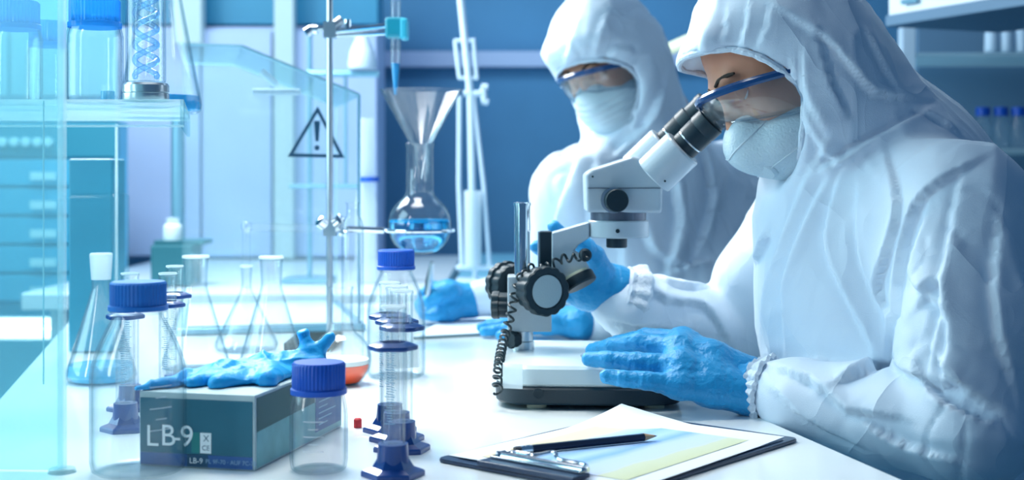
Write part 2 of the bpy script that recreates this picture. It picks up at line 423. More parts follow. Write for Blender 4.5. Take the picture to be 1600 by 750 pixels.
glass_mat('acrylic', (.97, .99, .995), (.55, .78, .82), milk=.035, milkc=(.6, .95, 1), power=2)
glass_mat('acrylic_edge', (.92, .98, .99), (.5, .78, .82), milk=.30, milkc=(.85, .99, 1), power=3)
glass_mat('acrylic_haze', (.80, .965, .985), (.4, .8, .85), milk=.16, milkc=(.50, .93, 1), power=2)  # milky cyan puts the haze at the left into the pane
glass_mat('glass_coil', (.75, .92, 1), (.10, .50, .85), milk=.06, power=1.6)
glass_mat('lens_clear', (.93, .96, .98), (.5, .65, .75), milk=.06, spec=2.0, power=2)
glass_mat('cap_clear_blue', (.2, .6, .95), (.05, .3, .8), milk=.45, milkc=(.1, .5, .9))
glass_mat('glass_rim', (.9, .96, .98), (.7, .9, .95), milk=.55, milkc=(.95, 1, 1), spec=1.5)
refr_mat('water_blue', (.35, .80, .97))

# a printed chart on the clipboard paper: flat print
def chart(cdir, c0_, v0, v1):
    m = bpy.data.materials.new('chart_print'); m.use_nodes = True; nt = m.node_tree; b = nt.nodes['Principled BSDF']; N = nt.nodes.new; L = nt.links.new
    b.inputs['Roughness'].default_value = .55
    tc = N('ShaderNodeTexCoord'); dt = N('ShaderNodeVectorMath'); dt.operation = 'DOT_PRODUCT'; dt.inputs[1].default_value = cdir; L(tc.outputs['Object'], dt.inputs[0])
    sx = N('ShaderNodeMapRange'); sx.inputs['From Min'].default_value = c0_+v1; sx.inputs['From Max'].default_value = c0_+v0; L(dt.outputs['Value'], sx.inputs['Value'])
    n = N('ShaderNodeTexNoise'); n.inputs['Scale'].default_value = 5; n.inputs['Detail'].default_value = 6; L(tc.outputs['Generated'], n.inputs['Vector'])
    a = N('ShaderNodeMath'); a.operation = 'MULTIPLY_ADD'; a.inputs[1].default_value = .10; L(n.outputs['Fac'], a.inputs[0]); L(sx.outputs[0], a.inputs[2])
    r = N('ShaderNodeValToRGB'); e = r.color_ramp.elements; e[0].position = .08; e[0].color = (.62, .66, .42, 1); e[1].position = .98; e[1].color = (.75, .66, .45, 1)
    for p, c in ((.24, (.62, .68, .50, 1)), (.27, (.55, .66, .88, 1)), (.42, (.50, .64, .90, 1)), (.50, (.20, .42, .78, 1)), (.60, (.42, .62, .90, 1)), (.70, (.25, .48, .80, 1)), (.80, (.45, .64, .80, 1)), (.86, (.55, .62, .62, 1)), (.89, (.74, .65, .46, 1))):
        q = e.new(p); q.color = c
    L(a.outputs[0], r.inputs[0]); L(r.outputs[0], b.inputs['Base Color']); MATS['chart'] = m

# ------------------------------------------------------------------ the setting
def quad_box(name, c, size, m, rot=0, parent=None, kind='structure', bev=0):
    return link(name, box(c, size, rot, bev), m, parent, kind=kind)
quad_box('floor', (0, 2.2, -.05), (7.2, 6.4, .1), M['floor_blue'])
quad_box('wall_back', (0, 4.95, 1.4), (7.2, .1, 2.8), M['wall_blue'])
quad_box('wall_left', (-3.1, 2.2, 1.4), (.1, 5.6, 2.8), M['wall_cyan'])
quad_box('wall_right', (3.1, 2.2, 1.4), (.1, 5.6, 2.8), M['wall_grey'])
quad_box('light_band_1', (.15, 4.86, CZ+.41), (1.9, .05, .055), M['lavender'])  # pale box standing in for a blurred band of light on the wall

# the lab table, turned 13 degrees like everything aligned with it
TA = math.radians(13)
U = V((math.cos(TA), math.sin(TA), 0)); W = V((-math.sin(TA), math.cos(TA), 0))
def tl(u, v, z): return V((.36, 1.25, 0))+U*u+W*v+V((0, 0, z))
tb = thing('lab_table', 'long white glossy laboratory table carrying the microscope and glassware', 'table', tl(-.45, .5, 0))
link('table_top', box(tl(-.44, .55, TZ-.02), (.88, 2.45, .04), TA, .004), M['table_white'], tb)
for u, v in ((-.86, -.6), (-.05, -.6), (-.86, 1.7), (-.05, 1.7)):
    link('leg', box(tl(u, v, (TZ-.04)/2), (.05, .05, TZ-.04), TA, .003), M['metal_leg'], tb)

# ------------------------------------------------------------------ background furniture
def pbox(px0, px1, y0, y1, D, depth, m, parent, name, bev=.002):
    a = P(px0, y0, D); b = P(px1, y1, D); return link(name, box(((a.x+b.x)/2, D+depth/2, (a.z+b.z)/2), (abs(b.x-a.x), depth, abs(a.z-b.z)), 0, bev), m, parent)
t = thing('back_counter', 'long white counter along the back wall under the pale cupboards', 'counter', (-.9, 3.6, 0))
link('counter_top', box((-.64, 3.75, .89), (.95, 1.4, .04), 0, .004), M['counter_white'], t)
link('counter_front', box((-.64, 3.80, .43), (.92, 1.2, .86), 0, .002), M['counter_white'], t)
t = thing('side_counter', 'low teal blue counter behind the seated person with the blue gloves', 'counter', (.55, 3.7, 0))
link('counter_top', box((.40, 3.75, .905), (1.08, 1.3, .03), 0, .004), M['counter_teal'], t)
link('counter_front', box((.40, 3.80, .44), (1.04, 1.1, .88), 0, .002), M['counter_teal'], t)
t = thing('pale_cupboard', 'tall pale lavender cupboard with beige uprights on the back counter', 'cupboard', (-.8, 4.3, .91))
pbox(185, 590, 42, 404, 4.25, .25, M['lavender'], t, 'body')
for a, b in ((187, 312), (316, 424), (462, 588)): pbox(a, b, 48, 400, 4.22, .025, M['lavender'], t, 'door')
pbox(428, 458, -60, 404, 4.17, .06, M['beige'], t, 'upright')
pbox(270, 314, -60, 68, 4.17, .06, M['beige'], t, 'upright')
pbox(185, 590, -60, 38, 4.30, .2, M['teal_panel'], t, 'top_panel')
t = thing('cyan_haze_panel', 'pale cyan wall unit at the upper left behind the shelf jars', 'cupboard', P(20, 185, 4.25))  # added panels: their colour supplies the washed cyan brightness behind the jars
pbox(-160, 184, -70, 186, 4.25, .3, M['cyan_pale'], t, 'body')
for a_, b_ in ((-158, 12), (16, 182)): pbox(a_, b_, -68, 150, 4.23, .02, M['cyan_pale'], t, 'door')
pbox(-160, 184, 168, 176, 4.22, .04, M['lavender'], t, 'rail')
t = thing('drawer_cabinet', 'cyan drawer cabinet with a knobbed control panel at the far left', 'cabinet', (-1.5, 3.9, 0))
pbox(-140, 184, 190, 500, 3.82, .10, M['drawer_blue'], t, 'body')
pbox(-138, 182, 192, 246, 3.80, .03, M['drawer_dark'], t, 'control_panel')
for x in (-10, 7, 25, 43, 61, 78): link('knob', lathe([(0, 0), (.012, 0), (.013, .02), (0, .024)], P(x, 222, 3.80), (0, -1, 0), 14), M['pale_handle'], t, True)
for k in range(5):
    y0 = 249+45*k; d = pbox(-138, 182, y0, y0+42, 3.79, .03, M['drawer_blue'], t, 'drawer', .004)
    a = P(48, y0+26, 3.775); b = P(88, y0+26, 3.775)
    link('handle', join([box_v((a+b)/2, ((b-a).length, .012, .022)), box_v(a+V((.01, .01, 0)), (.008, .02, .012)), box_v(b+V((-.01, .01, 0)), (.008, .02, .012))]), M['pale_handle'], d)
pbox(-138, 182, 478, 900, 3.83, .09, M['wall_cyan'], t, 'plinth')
t = thing('strip_light', 'glowing white strip light low at the far left behind the table', 'lamp', P(20, 516, 3.5))
pbox(-120, 92, 500, 512, 3.5, .04, M['strip_lamp'], t, 'diffuser'); pbox(-120, 92, 514, 528, 3.5, .04, M['strip_lamp'], t, 'diffuser')
pbox(-122, 94, 496, 532, 3.545, .03, M['white_plastic'], t, 'housing')
for a in (-110, 84): pbox(a, a+6, 532, 775, 3.55, .02, M['metal_leg'], t, 'leg')

t = thing('green_instrument', 'dark green instrument block on the back counter with a tall post', 'instrument', P(267, 447, 3.25))
pbox(235, 300, 383, 447, 3.2, .10, M['instrument_green'], t, 'body', .004); pbox(240, 318, 376, 383, 3.22, .10, M['instrument_green'], t, 'lid')
a = P(278, 378, 3.34); link('post', tube([a, P(278, 150, 3.34)], .017, 14), M['rod_grey'], t, True)
t = thing('white_vial', 'small white capped vial on top of the dark green instrument', 'vial', P(270, 377, 3.25))
link('body', lathe([(0, 0), (.022, 0), (.023, .004), (.022, .035), (.014, .042), (0, .042)], P(270, 376, 3.25)), M['ptfe'], t, True)
link('cap', lathe([(0, 0), (.015, 0), (.015, .014), (0, .016)], P(270, 350, 3.25)), M['glass_frost'], t, True)

# storage shelves at the right
t = thing('overhead_cabinet', 'white overhead cabinet with blue underside at the top right corner', 'cabinet', (.95, 2.9, 1.5))
a = P(1388, 40, 3.0); b = V((a.x+.40, a.y-.92, a.z)); d = (b-a).normalized(); nrm = V((-d.y, d.x, 0)); rz = math.atan2(d.y, d.x)
c = (a+b)/2+nrm*.16*(1 if nrm.x > 0 else -1)
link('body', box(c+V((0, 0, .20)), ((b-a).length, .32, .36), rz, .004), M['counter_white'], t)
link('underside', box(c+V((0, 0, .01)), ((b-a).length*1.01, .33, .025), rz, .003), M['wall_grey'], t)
q = a+d*.08-nrm*.008*(1 if nrm.x > 0 else -1)+V((0, 0, .045)); link('handle', box(q, (.05, .012, .012), rz, .004), M['rod_grey'], t)
t = thing('storage_rack', 'blue grey storage rack with pale upright and glass shelves at the right', 'shelf', (1.5, 3.5, 0))
pbox(1410, 1431, 42, 700, 3.40, .04, M['white_plastic'], t, 'upright'); pbox(1434, 1800, -60, 900, 3.75, .03, M['wall_grey'], t, 'back_panel')
pbox(1434, 1800, 82, 88, 3.40, .34, M['acrylic_edge'], t, 'shelf'); pbox(1434, 1800, 232, 240, 3.40, .34, M['acrylic_edge'], t, 'shelf')
pbox(1434, 1800, 400, 408, 3.40, .34, M['acrylic_edge'], t, 'shelf')
pos = ['leftmost', 'second', 'third']
for i, x in enumerate((1549, 1572, 1596)):
    b = P(x, 81.5, 3.5); t = thing('reagent_bottle', ['white bottle with dark red cap on the upper shelf, leftmost of the row', 'white bottle with dark red cap on the upper shelf, between two alike', 'white bottle with dark red cap on the upper shelf, at the photo edge'][i], 'bottle', b, 'red capped bottles on the upper rack shelf')
    link('body', lathe([(0, 0), (.017, 0), (.018, .004), (.0165, .05), (.010, .062), (.009, .066), (0, .066)], b, n=24), M['white_plastic'], t, True)
    link('cap', lathe([(0, 0), (.0105, 0), (.0105, .014), (0, .015)], b+V((0, 0, .064)), n=20), M['red_cap'], t, True)
for i, x in enumerate((1536, 1564, 1591)):
    b = P(x, 231.5, 3.5); t = thing('reagent_bottle', ['clear bottle with blue cap on the lower shelf, leftmost of the row', 'clear bottle with blue cap on the lower shelf, middle of the row', 'clear bottle with blue cap on the lower shelf, rightmost at the photo edge'][i], 'bottle', b, 'blue capped bottles on the lower rack shelf')
    link('body', lathe([(0, 0), (.021, 0), (.023, .004), (.022, .05), (.013, .078), (.012, .09), (0, .09)], b, n=24), M['glass_far'], t, True)
    link('cap', lathe([(0, 0), (.018, 0), (.018, .022), (0, .024)], b+V((0, 0, .084)), n=20), M['cap_blue'], t, True)
t = tag(link('tube_light', tube([P(1020, 88, 3.6), P(1400, -80, 3.3)], .016, 14), M['tube_lamp'], None, True), 'pale yellow slanting light tube between the two hooded heads', 'lamp')

# acrylic enclosure with the warning sign
A0 = P(284, 69, 2.35)
def onp(px, py, A=A0):                   # where a pixel meets the enclosure's front plane
    n = W; o = V((0, 0, CZ)); d = P(px, py, 1)-o; return o+d*((A-o).dot(n)/d.dot(n))
def panel(pts, th, nrm):
    bm = bmesh.new(); a = [bm.verts.new(p) for p in pts]; f = bm.faces.new(a); r = bmesh.ops.extrude_face_region(bm, geom=[f])
    bmesh.ops.translate(bm, vec=nrm*th, verts=[g for g in r['geom'] if isinstance(g, bmesh.types.BMVert)]); return bm_mesh(bm)
t = thing('acrylic_enclosure', 'clear slant-topped acrylic enclosure carrying the warning sign', 'enclosure', onp(420, 505))
o_ = [onp(284, 69), onp(377, 72), onp(561, 148)]; zt = TZ+.012
base0 = V((o_[0].x, o_[0].y, zt)); base1 = V((o_[2].x, o_[2].y, zt))
poly = [base0, base1, o_[2], o_[1], o_[0]]
far = [p+W*.42 for p in poly]
link('side_panel', panel(poly, .005, W), M['acrylic'], t); link('side_panel', panel(far, .005, W), M['acrylic'], t)
eg = lambda a, b, r=.0028: link('edge', tube([a, b], r, 6), M['rod_grey'] if r > .0025 else M['acrylic_edge'], t)
for Q, r in ((poly, .0028), (far, .0018)):
    for a, b in ((2, 3), (3, 4), (1, 2)): eg(Q[a], Q[b], r)
link('top_panel', panel([poly[4], poly[3], far[3], far[4]], .004, V((0, 0, -1))), M['acrylic'], t)
link('sloping_panel', panel([poly[3], poly[2], far[2], far[3]], .004, V((0, 0, -1))), M['acrylic'], t)
c = (base0+base1)/2+W*.21; c.z = TZ+.0065
link('base_tray', box(c, ((base1-base0).length+.02, .46, .011), TA, .002), M['rod_grey'], t)
link('floor_sheet', box(c+V((0, 0, .0065)), ((base1-base0).length-.02, .42, .002), TA, 0), M['counter_white'], t)
a = onp(395, 143)+W*.01; b = onp(470, 143)+W*.01; link('handle', tube([a, b], .006, 10), M['white_plastic'], t, True)
a = onp(410, 108)+W*.05; b = onp(434, 130)+W*.05; link('hinge_pin', tube([a, b], .007, 10), M['white_plastic'], t, True)
sg = thing('warning_sign', 'triangular warning sign with exclamation mark on the clear enclosure', 'sign', onp(493, 245)-W*.002)
ctr = [onp(496, 166), onp(449, 245), onp(538, 247)]; g = (ctr[0]+ctr[1]+ctr[2])/3
inn = [g+(p-g)*.80 for p in ctr]; off = -W*.0035
vs = [p+off for p in ctr+inn]+[p+off*1.6 for p in ctr+inn]
fs = []
for i in range(3):
    j = (i+1) % 3; fs += [(i, j, 3+j, 3+i), (6+i, 9+i, 9+j, 6+j), (i, 6+i, 6+j, j), (3+i, 3+j, 9+j, 9+i)]
link('triangle', mesh(vs, fs), M['sign_navy'], sg)
Rn = Matrix((U, V((0, 0, 1)), -W)).transposed()
def onsign(pts): 
    f = [onp(x, y)+off for x, y in pts]; return panel(f, .0018, -W)
link('exclamation_bar', onsign([(490, 189), (500, 189), (497.5, 221), (492.5, 221)]), M['sign_navy'], sg)
link('exclamation_dot', lathe([(0, 0), (.0048, 0), (.0048, .0018), (0, .0018)], onp(495, 231)+off, -W, 16), M['sign_navy'], sg)

# background stand behind the enclosure, wash bottle, tall white stand
t = thing('rear_stand', 'thin grey rod stand with cross bars seen behind the warning sign', 'stand', P(484, 440, 3.35))
link('rod', tube([P(484, 438, 3.35), P(484, 56, 3.35)], .006, 8), M['rod_grey'], t, True)
link('base', box(P(484, 440, 3.35)+V((0, 0, .006)), (.12, .14, .012), 0, .003), M['rod_grey'], t)
link('cross_bar', tube([P(452, 291, 3.34), P(565, 291, 3.34)], .006, 8), M['rod_grey'], t, True)
link('cross_bar', tube([P(478, 115, 3.34), P(592, 115, 3.34)], .009, 8), M['rod_grey'], t, True)
link('cross_bar', tube([P(540, 291, 3.36), P(540, 115, 3.36)], .004, 8), M['rod_grey'], t, True)
b = P(566, 113, 3.34); t = thing('wash_bottle', 'white conical plastic bottle upside on the rear stand bar', 'bottle', b)
link('body', lathe([(0, 0), (.034, 0), (.036, .01), (.030, .045), (.016, .075), (.013, .09), (0, .09)], b+V((0, 0, .009)), n=28), M['white_plastic'], t, True)
b = P(572, 440, 3.3); t = thing('tall_white_column', 'tall pale column bottle with blue collar behind the round flask', 'bottle', b)
link('body', lathe([(0, 0), (.026, 0), (.026, .20), (.020, .23), (.020, .40), (0, .40)], b, n=24), M['glass_frost'], t, True)
link('collar', lathe([(0, 0), (.024, 0), (.024, .012), (0, .012)], P(577, 284, 3.27), n=24), M['cap_blue'], t, True)

t = thing('white_rod_apparatus', 'blurred white rods and clear tube apparatus left of the hooded person', 'apparatus', P(742, 442, 3.2))
def P3(x, y): return P(x, y, 3.2)
link('main_rod', tube([P3(717, -30), P3(735, 150), P3(740, 420)], .0085, 10), M['white_plastic'], t, True)
link('slider', join([tube_v([P3(711, 63), P3(718, 122)], .005), tube_v([P3(740, 63), P3(745, 122)], .005), tube_v([P3(709, 64), P3(742, 63)], .005), tube_v([P3(716, 122), P3(747, 122)], .005)]), M['white_plastic'], t, True)
link('clamp_head', join([tube_v([P3(724, 146), P3(752, 146)], .008), tube_v([P3(752, 136), P3(762, 136)], .008), tube_v([P3(752, 158), P3(763, 160)], .008), tube_v([P3(755, 136), P3(757, 160)], .008)]), M['white_plastic'], t, True)
link('side_rod', tube([P3(718, 150), P3(717, 290), P3(722, 418)], .0055), M['white_plastic'], t, True)
link('side_rod', tube([P3(740, 150), P3(756, 290), P3(765, 418)], .0055), M['white_plastic'], t, True)
link('clear_tube', shell([(0, 0), (.020, 0), (.021, .18)], P3(739, 416), n=24), M['glass_frost'], t, True)
link('base_bar', join([tube_v([P3(716, 418), P3(770, 418)], .007)]+[lathe_v([(0, -.009), (.009, 0), (0, .009)], P3(x, 418), n=10) for x in (717, 740, 768)]), M['white_plastic'], t, True)
link('foot', box(P3(742, 440), (.09, .12, .010), 0, .002), M['white_plastic'], t)
link('post', tube([P3(742, 438), P3(742, 420)], .006), M['white_plastic'], t, True)

# ------------------------------------------------------------------ upper glass shelf at the left with its jars
SZ = CZ+(270-155)/FPX*1.5                    # top of the shelf
t = thing('glass_shelf', 'clear acrylic shelf on tall glass posts above the left of the table', 'shelf', P(97, 738, 1.30))
f0 = P(-120, 155, 1.5); f1 = P(287, 155, 1.5); b1 = P(297, 155, 1.95); b1.z = f1.z; b0 = P(-150, 155, 1.95); b0.z = f1.z; f0.z = f1.z
link('shelf_plate', panel([f0, f1, b1, b0], .007, V((0, 0, -1))), M['acrylic_edge'], t)
dn = V((0, 0, -.030)); link('front_apron', panel([f0, f1, f1+dn, f0+dn], .004, V((0, 1, 0))), M['acrylic'], t)
link('side_apron', panel([f1, b1, b1+dn, f1+dn], .004, V((-1, 0, 0))), M['acrylic'], t)
link('front_lip', tube([f0+dn, f1+dn], .0016, 6), M['acrylic_edge'], t)
pz = TP(97, 738); link('post', tube([pz+V((0, 0, .004)), V((pz.x, pz.y, 1.55))], .0043, 12), M['acrylic_edge'], t, True)
link('foot', lathe([(0, 0), (.013, 0), (.012, .004), (0, .005)], pz), M['acrylic_edge'], t, True)
p2 = TP(182, 560); link('post', tube([V((p2.x, p2.y, SZ-.008)), p2], .0022, 8), M['acrylic_edge'], t, True)
p3 = TP(270, 545);
a = V((pz.x, pz.y, TZ+.002)); b = V((-.80, pz.y+.02, TZ+.002)); up = V((0, 0, .66))
link('side_panel', panel([a, b, b+up, a+up], .003, V((0, 1, 0))), M['acrylic_haze'], t)
q = P(68, 600, 1.35); link('hanging_wire', tube([q, V((q.x, q.y, SZ-.01))], .0008, 6), M['pale_handle'], t)

def ribbed(r, h, n=48, depth=.035): 
    return [(0, 0), (r*1.02, 0), (r*1.02, h*.16), (r*.97, h*.20), (r*.97, h*.93), (r*.90, h), (0, h)], (lambda a, z: 1-depth*(.5+.5*math.cos(a*n)) if h*.18 < z < h*.95 else 1)
def screw_cap(name, base, r, h, m, parent, ribs=44):
    pr, fn = ribbed(r, h); return link(name, lathe(pr, base, n=ribs*4, fn=lambda a, z: 1-.035*(.5+.5*math.cos(a*ribs)) if h*.18 < z < h*.95 else 1), m, parent, True)
def lab_bottle(base, R, H, cr, label, group, capm, gm='glass', name='reagent_bottle', th=.002, cap_h=.027, neck=None):
    t = thing(name, label, 'bottle', base, group); nk = neck or cr*.86; hs = H*.52
    pr = [(0, .0015), (R*.62, .0006), (R*.86, 0), (R*.965, .003), (R, .010), (R, hs*.55), (R, hs)]
    for k in range(1, 9):
        a = k/8; pr.append((R+(nk-R)*(a**1.35)*(1 if a < 1 else 1), hs+(H*.815-hs)*a**.9))
    pr += [(nk, H*.83), (nk*1.12, H*.84), (nk*1.12, H*.855), (nk*.96, H*.865), (nk*.96, H-.003)]
    link('body', shell(pr, base, th), M[gm], t, True)
    screw_cap('cap', base+V((0, 0, H-cap_h)), cr, cap_h, capm, t); return t
# jars on the shelf
def shelf_pt(px, D): return V(((px-800)/FPX*D, D, SZ+.0004))
for px, D, R, lab in ((22, 1.62, .033, 'leftmost glass jar with blue lid on the clear shelf'), (74, 1.78, .026, 'smaller glass jar with blue lid between the two big shelf jars'), (148, 1.60, .033, 'wide glass jar with blue lid beside the coiled condenser')):
    b = shelf_pt(px, D); t = thing('storage_jar', lab, 'jar', b, 'blue lidded jars on the clear shelf'); H = .102 if R > .03 else .096
    link('body', shell([(0, .001), (R*.85, 0), (R*.97, .003), (R, .010), (R, H*.78), (R*.93, H*.88), (R*.80, H*.93), (R*.80, H)], b, .002), M['glass'], t, True)
    link('thread', join([lathe_v([(R*.80, 0), (R*.86, .002), (R*.80, .004)], b+V((0, 0, H*z)), n=32) for z in (.93, .97)]), M['glass'], t, True)
    screw_cap('lid', b+V((0, 0, H-.012)), R*.93, .034, M['cap_clear_blue'], t)
    if px == 148: link('contents', lathe([(0, 0), (.008, 0), (.008, .012), (0, .012)], b+V((.018, -.008, .0022)), n=16), M['liquid_pale'], t)
b = shelf_pt(228, 1.55)
t = thing('coiled_condenser', 'glass condenser with spiral coil on a round metal base on the shelf', 'condenser', b)
link('metal_base', lathe([(0, 0), (.0255, 0), (.0262, .002), (.0262, .0085), (.0250, .0095), (.0262, .0105), (.0262, .018), (.0245, .0205), (0, .0205)], b, n=48), M['steel'], t, True)
link('outer_tube', shell([(0, .001), (.0215, 0), (.0225, .004), (.0225, .20)], b+V((0, 0, .0205)), .0018), M['glass'], t, True)
for ph, s in ((0, 1), (PI, 1)):
    pts = [b+V((.0125*math.cos(ph+k*.35), .0125*math.sin(ph+k*.35), .028+k*.35/(2*PI)*.036)) for k in range(98)]
    link('coil', tube(pts, .0034, 8), M['glass_coil'], t, True)
b = shelf_pt(251, 1.86); t = thing('conical_flask', 'tall conical flask with bright blue liquid at the right end of the shelf', 'flask', b)
Rb = .056
link('body', shell([(0, .001), (Rb*.88, 0), (Rb*.98, .004), (Rb, .012), (Rb*.98, .02), (Rb*.32, .215), (Rb*.30, .27), (Rb*.34, .275)], b, .002), M['glass'], t, True)
link('blue_liquid', lathe([(0, .003), (Rb*.88, .002), (Rb*.955, .005), (Rb*.965, .012), (Rb*.93, .024), (0, .0245)], b, n=48), M['liquid_blue'], t, True)

t = thing('clear_canister', 'tall clear canister holding a teal block under the glass shelf', 'container', P(146, 553, 2.1))
a = P(104, 553, 2.1); c = P(181, 553, 2.1); wd = c.x-a.x; cx = (a.x+c.x)/2
link('body', box((cx, 2.14, TZ+.125), (wd, .08, .25+.0), 0, .006, 3), M['acrylic'], t)
link('teal_block', box((cx-.003, 2.14, TZ+.5*(553-250)/FPX*2.1+.002), (wd*.90, .068, (553-250)/FPX*2.1), 0, .003), M['tank_teal'], t)

# ------------------------------------------------------------------ bottles on the table
def marks(parent, base, R, zs, ang, half, m, name='scale_print'):
    parts = []
    for z, h in zs:
        vs = []; fs = []; n = 8
        for i in range(n+1):
            a = ang+(i/n-.5)*2*half*h; 
            for dz in (0, .0007): vs.append(base+V((R*1.008*math.cos(a), R*1.008*math.sin(a), z+dz)))
        for i in range(n): fs.append((2*i, 2*i+2, 2*i+3, 2*i+1))
        parts.append((vs, fs))
    return link(name, join(parts), m, parent, kind='stuff')
b = TP(216, 736); t = lab_bottle(b, .0445, .180, .0272, 'big clear bottle with pale blue ribbed cap, nearest at the left', 'blue capped reagent bottles on the table', M['cap_blue_pale'])
marks(t, b, .0445, [(.045, 1), (.055, .5), (.065, 1), (.075, .5), (.085, 1)], -PI/2+.75, .25, M['print_white'])
b = TP(498, 734); t = lab_bottle(b, .0275, .103, .0262, 'small clear jar with dark blue ribbed cap in front of the glove box', 'blue capped reagent bottles on the table', M['cap_blue'], neck=.0205, cap_h=.030)
marks(t, b, .0275, [(.022, 1), (.029, .5), (.036, 1), (.043, .5), (.050, 1)], -PI/2-.05, .35, M['print_white'])
b = TP(619, 588); t = lab_bottle(b, .0405, .176, .0262, 'clear bottle with bright blue cap behind the measuring cylinders', 'blue capped reagent bottles on the table', M['cap_blue'])
link('label_patch', panel([b+V((-.012, -.0412, .016)), b+V((.034, -.024, .016)), b+V((.034, -.024, .045)), b+V((-.012, -.0412, .045))], .0004, V((0, -1, 0))), M['print_white'], t)

# measuring cylinders
def cylinder(base, H, r, label, group, rot=0, scale_ang=-PI/2):
    t = thing('measuring_cylinder', label, 'cylinder', base, group)
    R = r*2.6; bm = bmesh.new(); rings = []
    for rr, z in ((R, 0), (R*1.0, .004), (R*.95, .0055), (r*1.7, .0085), (r*1.3, .016), (r*1.22, .027), (0, .027)):
        if rr: rings.append([bm.verts.new(base+V((rr*math.cos(PI/3*i+rot), rr*math.sin(PI/3*i+rot), z))) for i in range(6)])
    for a, b_ in zip(rings, rings[1:]):
        for i in range(6): bm.faces.new((a[i], a[(i+1) % 6], b_[(i+1) % 6], b_[i]))
    bm.faces.new(rings[0][::-1]); bm.faces.new(rings[-1]); link('foot', bm_mesh(bm), M['plastic_blue'], t)
    link('foot_collar', lathe([(0, 0), (r*1.3, 0), (r*1.22, .016), (r*1.22, .018), (0, .018)], base+V((0, 0, .012)), n=28), M['plastic_blue'], t, True)
    link('tube', shell([(0, .001), (r*.9, 0), (r, .003), (r, H-.033), (r*1.08, H-.030), (r*1.0, H-.028)], base+V((0, 0, .028)), .0013, n=36), M['glass'], t, True)
    link('rim', lathe([(r*.92, H-.0005), (r*1.03, H-.0015), (r*1.05, H-.0002), (r*1.0, H+.0008), (r*.9, H+.0008), (r*.92, H-.0005)], base, n=30), M['glass_rim'], t, True)
    zc = H-.038
    link('bumper_ring', lathe([(r*1.02, 0), (r*1.9, -.002), (r*1.95, 0), (r*1.9, .002), (r*1.25, .005), (r*1.02, .005), (r*1.02, 0)], base+V((0, 0, zc)), n=6 if False else 32, fn=lambda a, z: 1+.06*math.cos(a*6)), M['plastic_blue'], t, True)
    zs = [(.05+k*.0025, 1 if k % 5 == 0 else .5) for k in range(int((H-.10)/.0025))]
    marks(t, base, r, zs, scale_ang, .45, M['print_pale']); return t
G = 'measuring cylinders standing in a row right of the glove box'
cylinder(TP(614, 743), .158, .0115, 'nearest measuring cylinder, its blue six-sided foot at the bottom edge of the photo', G, .1, -PI/2-.2)
cylinder(TP(628, 704), .163, .0113, 'second nearest measuring cylinder with its blue foot reaching furthest right', G, .25, -PI/2-.9)
cylinder(TP(620, 688), .163, .0113, 'third measuring cylinder back in the row of four by the glove box', G, .2, -PI/2-.9)
cylinder(TP(609, 674), .163, .0113, 'rearmost measuring cylinder of the row beside the glove box', G, .15, -PI/2-1.0)
G = 'measuring cylinders behind the big left bottle'
cylinder(TP(196, 672), .163, .0105, 'measuring cylinder seen through the big bottle, foot lowest and leftmost', G, .3)
cylinder(TP(203, 640), .163, .0105, 'measuring cylinder behind the left side of the big bottle cap', G, .4)
cylinder(TP(262, 640), .163, .0105, 'measuring cylinder just right of the big bottle cap, nearer of the pair', G, .2)
cylinder(TP(273, 622), .166, .0105, 'measuring cylinder right of the big bottle cap, further of the pair', G, .5)

# conical flasks
def conical(base, H, R, rn, label, group, liquid=None, frost=False, gm='glass'):
    t = thing('conical_flask', label, 'flask', base, group); hn = H*.72
    pr = [(0, .0015), (R*.80, 0), (R*.94, .002), (R, .008), (R*.985, .014)]
    for k in range(1, 8):
        a = k/7; pr.append((R*.985+(rn-R*.985)*(a if a < .85 else .85+(a-.85)*1.0), .014+(hn-.014)*a))
    pr += [(rn*.98, hn+.008), (rn, H*.86), (rn*1.06, H*.95), (rn*1.14, H-.002), (rn*1.12, H)]
    link('body', shell(pr, base, .0016), M[gm], t, True)
    link('rim', lathe([(rn*1.02, H-.0005), (rn*1.17, H-.0025), (rn*1.19, H-.0005), (rn*1.14, H+.001), (rn*1.0, H+.001), (rn*1.02, H-.0005)], base, n=36), M['glass_rim'], t, True)
    if liquid: link('blue_liquid', lathe([(0, .003), (R*.84, .003), (R*.955, .009), (R*.90, .024), (0, .0242)], base, n=44), M[liquid], t, True)
    if frost: link('frosted_neck', lathe([(rn*1.03, H*.80), (rn*1.22, H*.995), (rn*1.15, H*1.0), (rn*.9, H*.99), (rn*1.0, H*.80)], base, n=36), M['glass_frost'], t, True)
    return t
G = 'conical flasks on the table'
conical(TP(158, 596), .173, .047, .0125, 'conical flask with frosted neck and a little blue liquid at the far left', G, 'liquid_pale', True)
conical(TP(306, 577), .163, .048, .0165, 'empty conical flask with straight wide neck behind the glove box', G)
conical(TP(424, 572), .160, .046, .0155, 'empty conical flask with flared rim right behind the blue glove', G)
b = TP(385, 548); t = conical(b, .135, .050, .0085, 'conical flask whose narrow neck rises into a bent glass tube', G)
nb = b+V((0, 0, .10)); D = b.y; top = P(382, 354, D)
link('bent_tube', tube([nb, V((b.x, D, top.z-.004)), V((b.x+.004, D, top.z)), P(440, 356, D+.04), P(508, 357, D+.09)], .0064, 12), M['glass'], t, True)
link('glass_ball', lathe([(0, -.009)]+[(.009*math.sin(PI*k/10), -.009*math.cos(PI*k/10)) for k in range(1, 10)]+[(0, .009)], V((b.x, D, top.z)), n=20), M['glass'], t, True)

